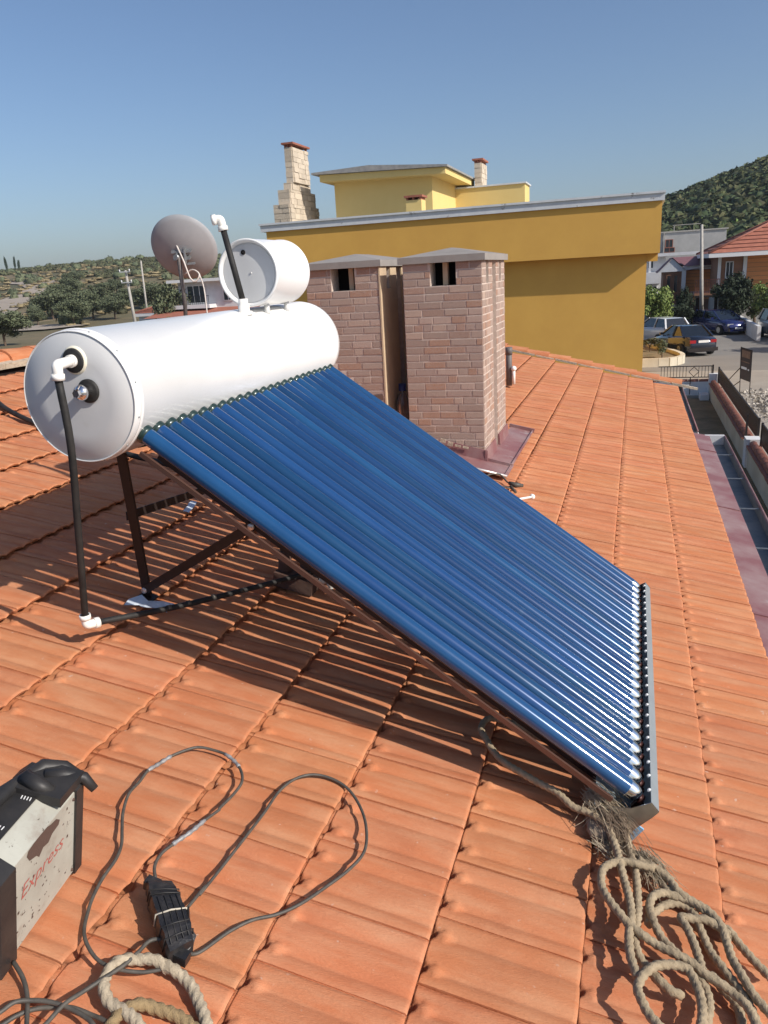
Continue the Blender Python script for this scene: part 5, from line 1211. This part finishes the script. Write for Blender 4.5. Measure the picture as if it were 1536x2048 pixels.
tree('st8', 'small_shrub', (.85, 43.2, G+.2), 1.1, .9, 'low shrub at the back of the planting bed beside the black sedan', 'shrub', None, 'leaf_shrub', seed=38, leaf=.10, n=40, clumps=14)
tree('st9', 'street_tree', (12.6, 48.0, G), 5.0, 5.0, 'street tree standing right of the road behind the silver car', 'tree', None, 'leaf_dark', seed=39, leaf=.08, n=100)

tree('st10', 'street_tree', (11.2, 43.6, G), 4.4, 4.6, 'street tree standing right of the road nearer than the cars', 'tree', None, 'leaf_dark', seed=40, leaf=.06, n=150)

# ------------------------------------------------------------------ cars
def car(name, label, loc, ang, paint, L=4.4, W=1.78, H=1.46, style='sedan'):
    t = thing(name, label, 'car', loc); t.rotation_euler = (0, 0, ang)
    # stations along the car (nose at +x): x, belt height, half width, roof height (0 = no cabin), roof half width
    if style == 'sedan': S = [(-.50, .62, .70), (-.485, .86, .80), (-.36, .95, .88), (-.30, .97, .90), (.0, .93, .90), (.20, .90, .90), (.42, .74, .84), (.49, .62, .74), (.5, .45, .66)]; cab = [(-.36, 0), (-.19, 1), (.04, 1.0), (.24, 0)]
    elif style == 'hatch': S = [(-.50, .70, .74), (-.49, .95, .82), (-.40, 1.0, .88), (0, .95, .90), (.24, .92, .90), (.42, .80, .86), (.49, .64, .76), (.5, .45, .68)]; cab = [(-.48, 0), (-.38, 1), (.05, 1.0), (.28, 0)]
    else: S = [(-.50, .75, .78), (-.49, 1.02, .84), (-.40, 1.06, .90), (0, 1.02, .92), (.26, 1.0, .92), (.43, .90, .88), (.49, .7, .8), (.5, .5, .7)]; cab = [(-.49, 0), (-.42, 1), (.06, 1.0), (.28, 0)]
    hw = W/2; rows = []
    for x, zb, w_ in S: rows.append([(x*L, s_*hw*w_*k, z) for s_, k, z in ((-1, .92, .22), (-1, 1.0, .45), (-1, 1.0, zb*.82), (-1, .93, zb), (0, .90, zb+.025), (1, .93, zb), (1, 1.0, zb*.82), (1, 1.0, .45), (1, .92, .22))])
    n = 9; mb = MB(); mb.add(sum(rows, []), [(i*n+k, i*n+k+1, (i+1)*n+k+1, (i+1)*n+k) for i in range(len(rows)-1) for k in range(n-1)]+[tuple(reversed(range(n))), tuple((len(rows)-1)*n+k for k in range(n))], True)
    zb = .93 if style != 'suv' else 1.0
    b0, r0_, r1_, b1 = [c[0]*L for c in cab]; wr, wb = hw*.66, hw*.86
    mb.add([(r0_, -wr, H-.03), (r1_, -wr, H-.03), (r1_, wr, H-.03), (r0_, wr, H-.03), (r0_+.15, -wr*.8, H), (r1_-.15, -wr*.8, H), (r1_-.15, wr*.8, H), (r0_+.15, wr*.8, H)], [(4, 5, 6, 7), (0, 1, 5, 4), (1, 2, 6, 5), (2, 3, 7, 6), (3, 0, 4, 7)], True)
    def post(a, b, w_=.05): mb.bar(a, b, w_, w_)
    for s_ in (-1, 1):
        post((b0, s_*wb, zb), (r0_, s_*wr, H-.03), .09); post((b1, s_*wb, zb), (r1_, s_*wr, H-.03), .05); post(((r0_+r1_)/2+.05, s_*wb*1.01, zb), ((r0_+r1_)/2, s_*wr*1.01, H-.03), .05)
    body = build(mb, 'body', paint, None, base=(0, 0, 0)); body.parent = t; body.location = (0, 0, 0)
    def part(mb, nm, m): o = build(mb, nm, m, None, base=(0, 0, 0)); o.parent = t; return o
    mb = MB(); e = .02
    V_ = [(b0, -wb+e, zb-.02), (b1, -wb+e, zb-.02), (b1, wb-e, zb-.02), (b0, wb-e, zb-.02), (r0_, -wr+e, H-.04), (r1_, -wr+e, H-.04), (r1_, wr-e, H-.04), (r0_, wr-e, H-.04)]
    mb.add(V_, [(0, 1, 5, 4), (1, 2, 6, 5), (2, 3, 7, 6), (3, 0, 4, 7)]); part(mb, 'windows', 'car_glass')
    for x in (-.31, .31):
        for s_ in (-1, 1):
            mb = MB(); mb.cyl((x*L, s_*(hw-.20), .31), (x*L, s_*(hw+.005), .31), .31, n=20); wh = part(mb, 'wheel', 'tyre')
            mb = MB(); mb.cyl((x*L, s_*(hw+.004), .31), (x*L, s_*(hw+.015), .31), .19, n=14); o = build(mb, 'rim', 'car_silver', None, base=(0, 0, 0)); o.parent = wh
    rz_ = .74 if style == 'sedan' else .86
    for s_ in (-1, 1):
        mb = MB(); mb.obox((-.487*L, s_*hw*.60, rz_), (.05, 0, 0), (0, hw*.17, 0), (0, 0, .075)); part(mb, 'tail_lamp', 'tail_red')
        mb = MB(); mb.obox((.478*L, s_*hw*.60, .62), (.05, s_*-.03, 0), (0, hw*.17, 0), (0, 0, .07)); part(mb, 'headlamp', 'lamp_clear')
        mb = MB(); mb.obox((.15*L, s_*(hw+.06), 1.0), (.06, 0, 0), (0, .09, 0), (0, 0, .06)); part(mb, 'wing_mirror', paint)
    mb = MB(); mb.obox((-.502*L, 0, .74 if style == 'sedan' else .62), (.01, 0, 0), (0, .26, 0), (0, 0, .06)); part(mb, 'number_plate', 'number_plate')
    mb = MB(); mb.obox((.502*L, 0, .40), (.01, 0, 0), (0, .26, 0), (0, 0, .06)); part(mb, 'number_plate', 'number_plate')
    mb = MB(); mb.obox((-.50*L, 0, .34), (.03, 0, 0), (0, hw*.86, 0), (0, 0, .09)); part(mb, 'bumper', 'iron'); mb = MB(); mb.obox((.49*L, 0, .32), (.03, 0, 0), (0, hw*.8, 0), (0, 0, .10)); part(mb, 'bumper', 'iron')
    return t
car('parked_car', 'dark navy sedan parked nearest, seen from behind beside the planting bed', (2.55, 44.6, G), R(112), 'car_navy')
car('parked_car', 'white hatchback parked between the yellow wall and the navy sedan', (1.5, 50.6, G), R(118), 'car_white', style='hatch', L=4.2, H=1.5)
car('parked_car', 'blue car facing the camera beside the white boundary wall', (5.3, 56.0, G), R(-62), 'car_blue', style='hatch', L=4.3)
car('parked_car', 'black tall car parked behind the white hatchback under the tree', (2.45, 60.5, G), R(100), 'car_black', style='suv', L=4.5, H=1.7)
car('parked_car', 'silver car only just inside the right edge of the street', (8.35, 51.0, G), R(-80), 'car_silver', style='suv', L=4.4, H=1.65)

# ------------------------------------------------------------------ air
hm = bpy.data.materials.new('haze'); hm.use_nodes = True; hn = hm.node_tree
for nd in list(hn.nodes):
    if nd.type != 'OUTPUT_MATERIAL': hn.nodes.remove(nd)
pv = hn.nodes.new('ShaderNodeVolumePrincipled'); pv.inputs['Color'].default_value = (0.80, 0.88, 0.97, 1); pv.inputs['Density'].default_value = 0.00022; pv.inputs['Anisotropy'].default_value = 0.2
hn.links.new(pv.outputs[0], [nd for nd in hn.nodes if nd.type == 'OUTPUT_MATERIAL'][0].inputs['Volume'])
MATS['haze'] = hm
mb = MB(); mb.box(-1500, 1500, -200, 1600, -160, 60)
tag(build(mb, 'haze', 'haze', kind='stuff'), 'thin pale summer haze over the valley')
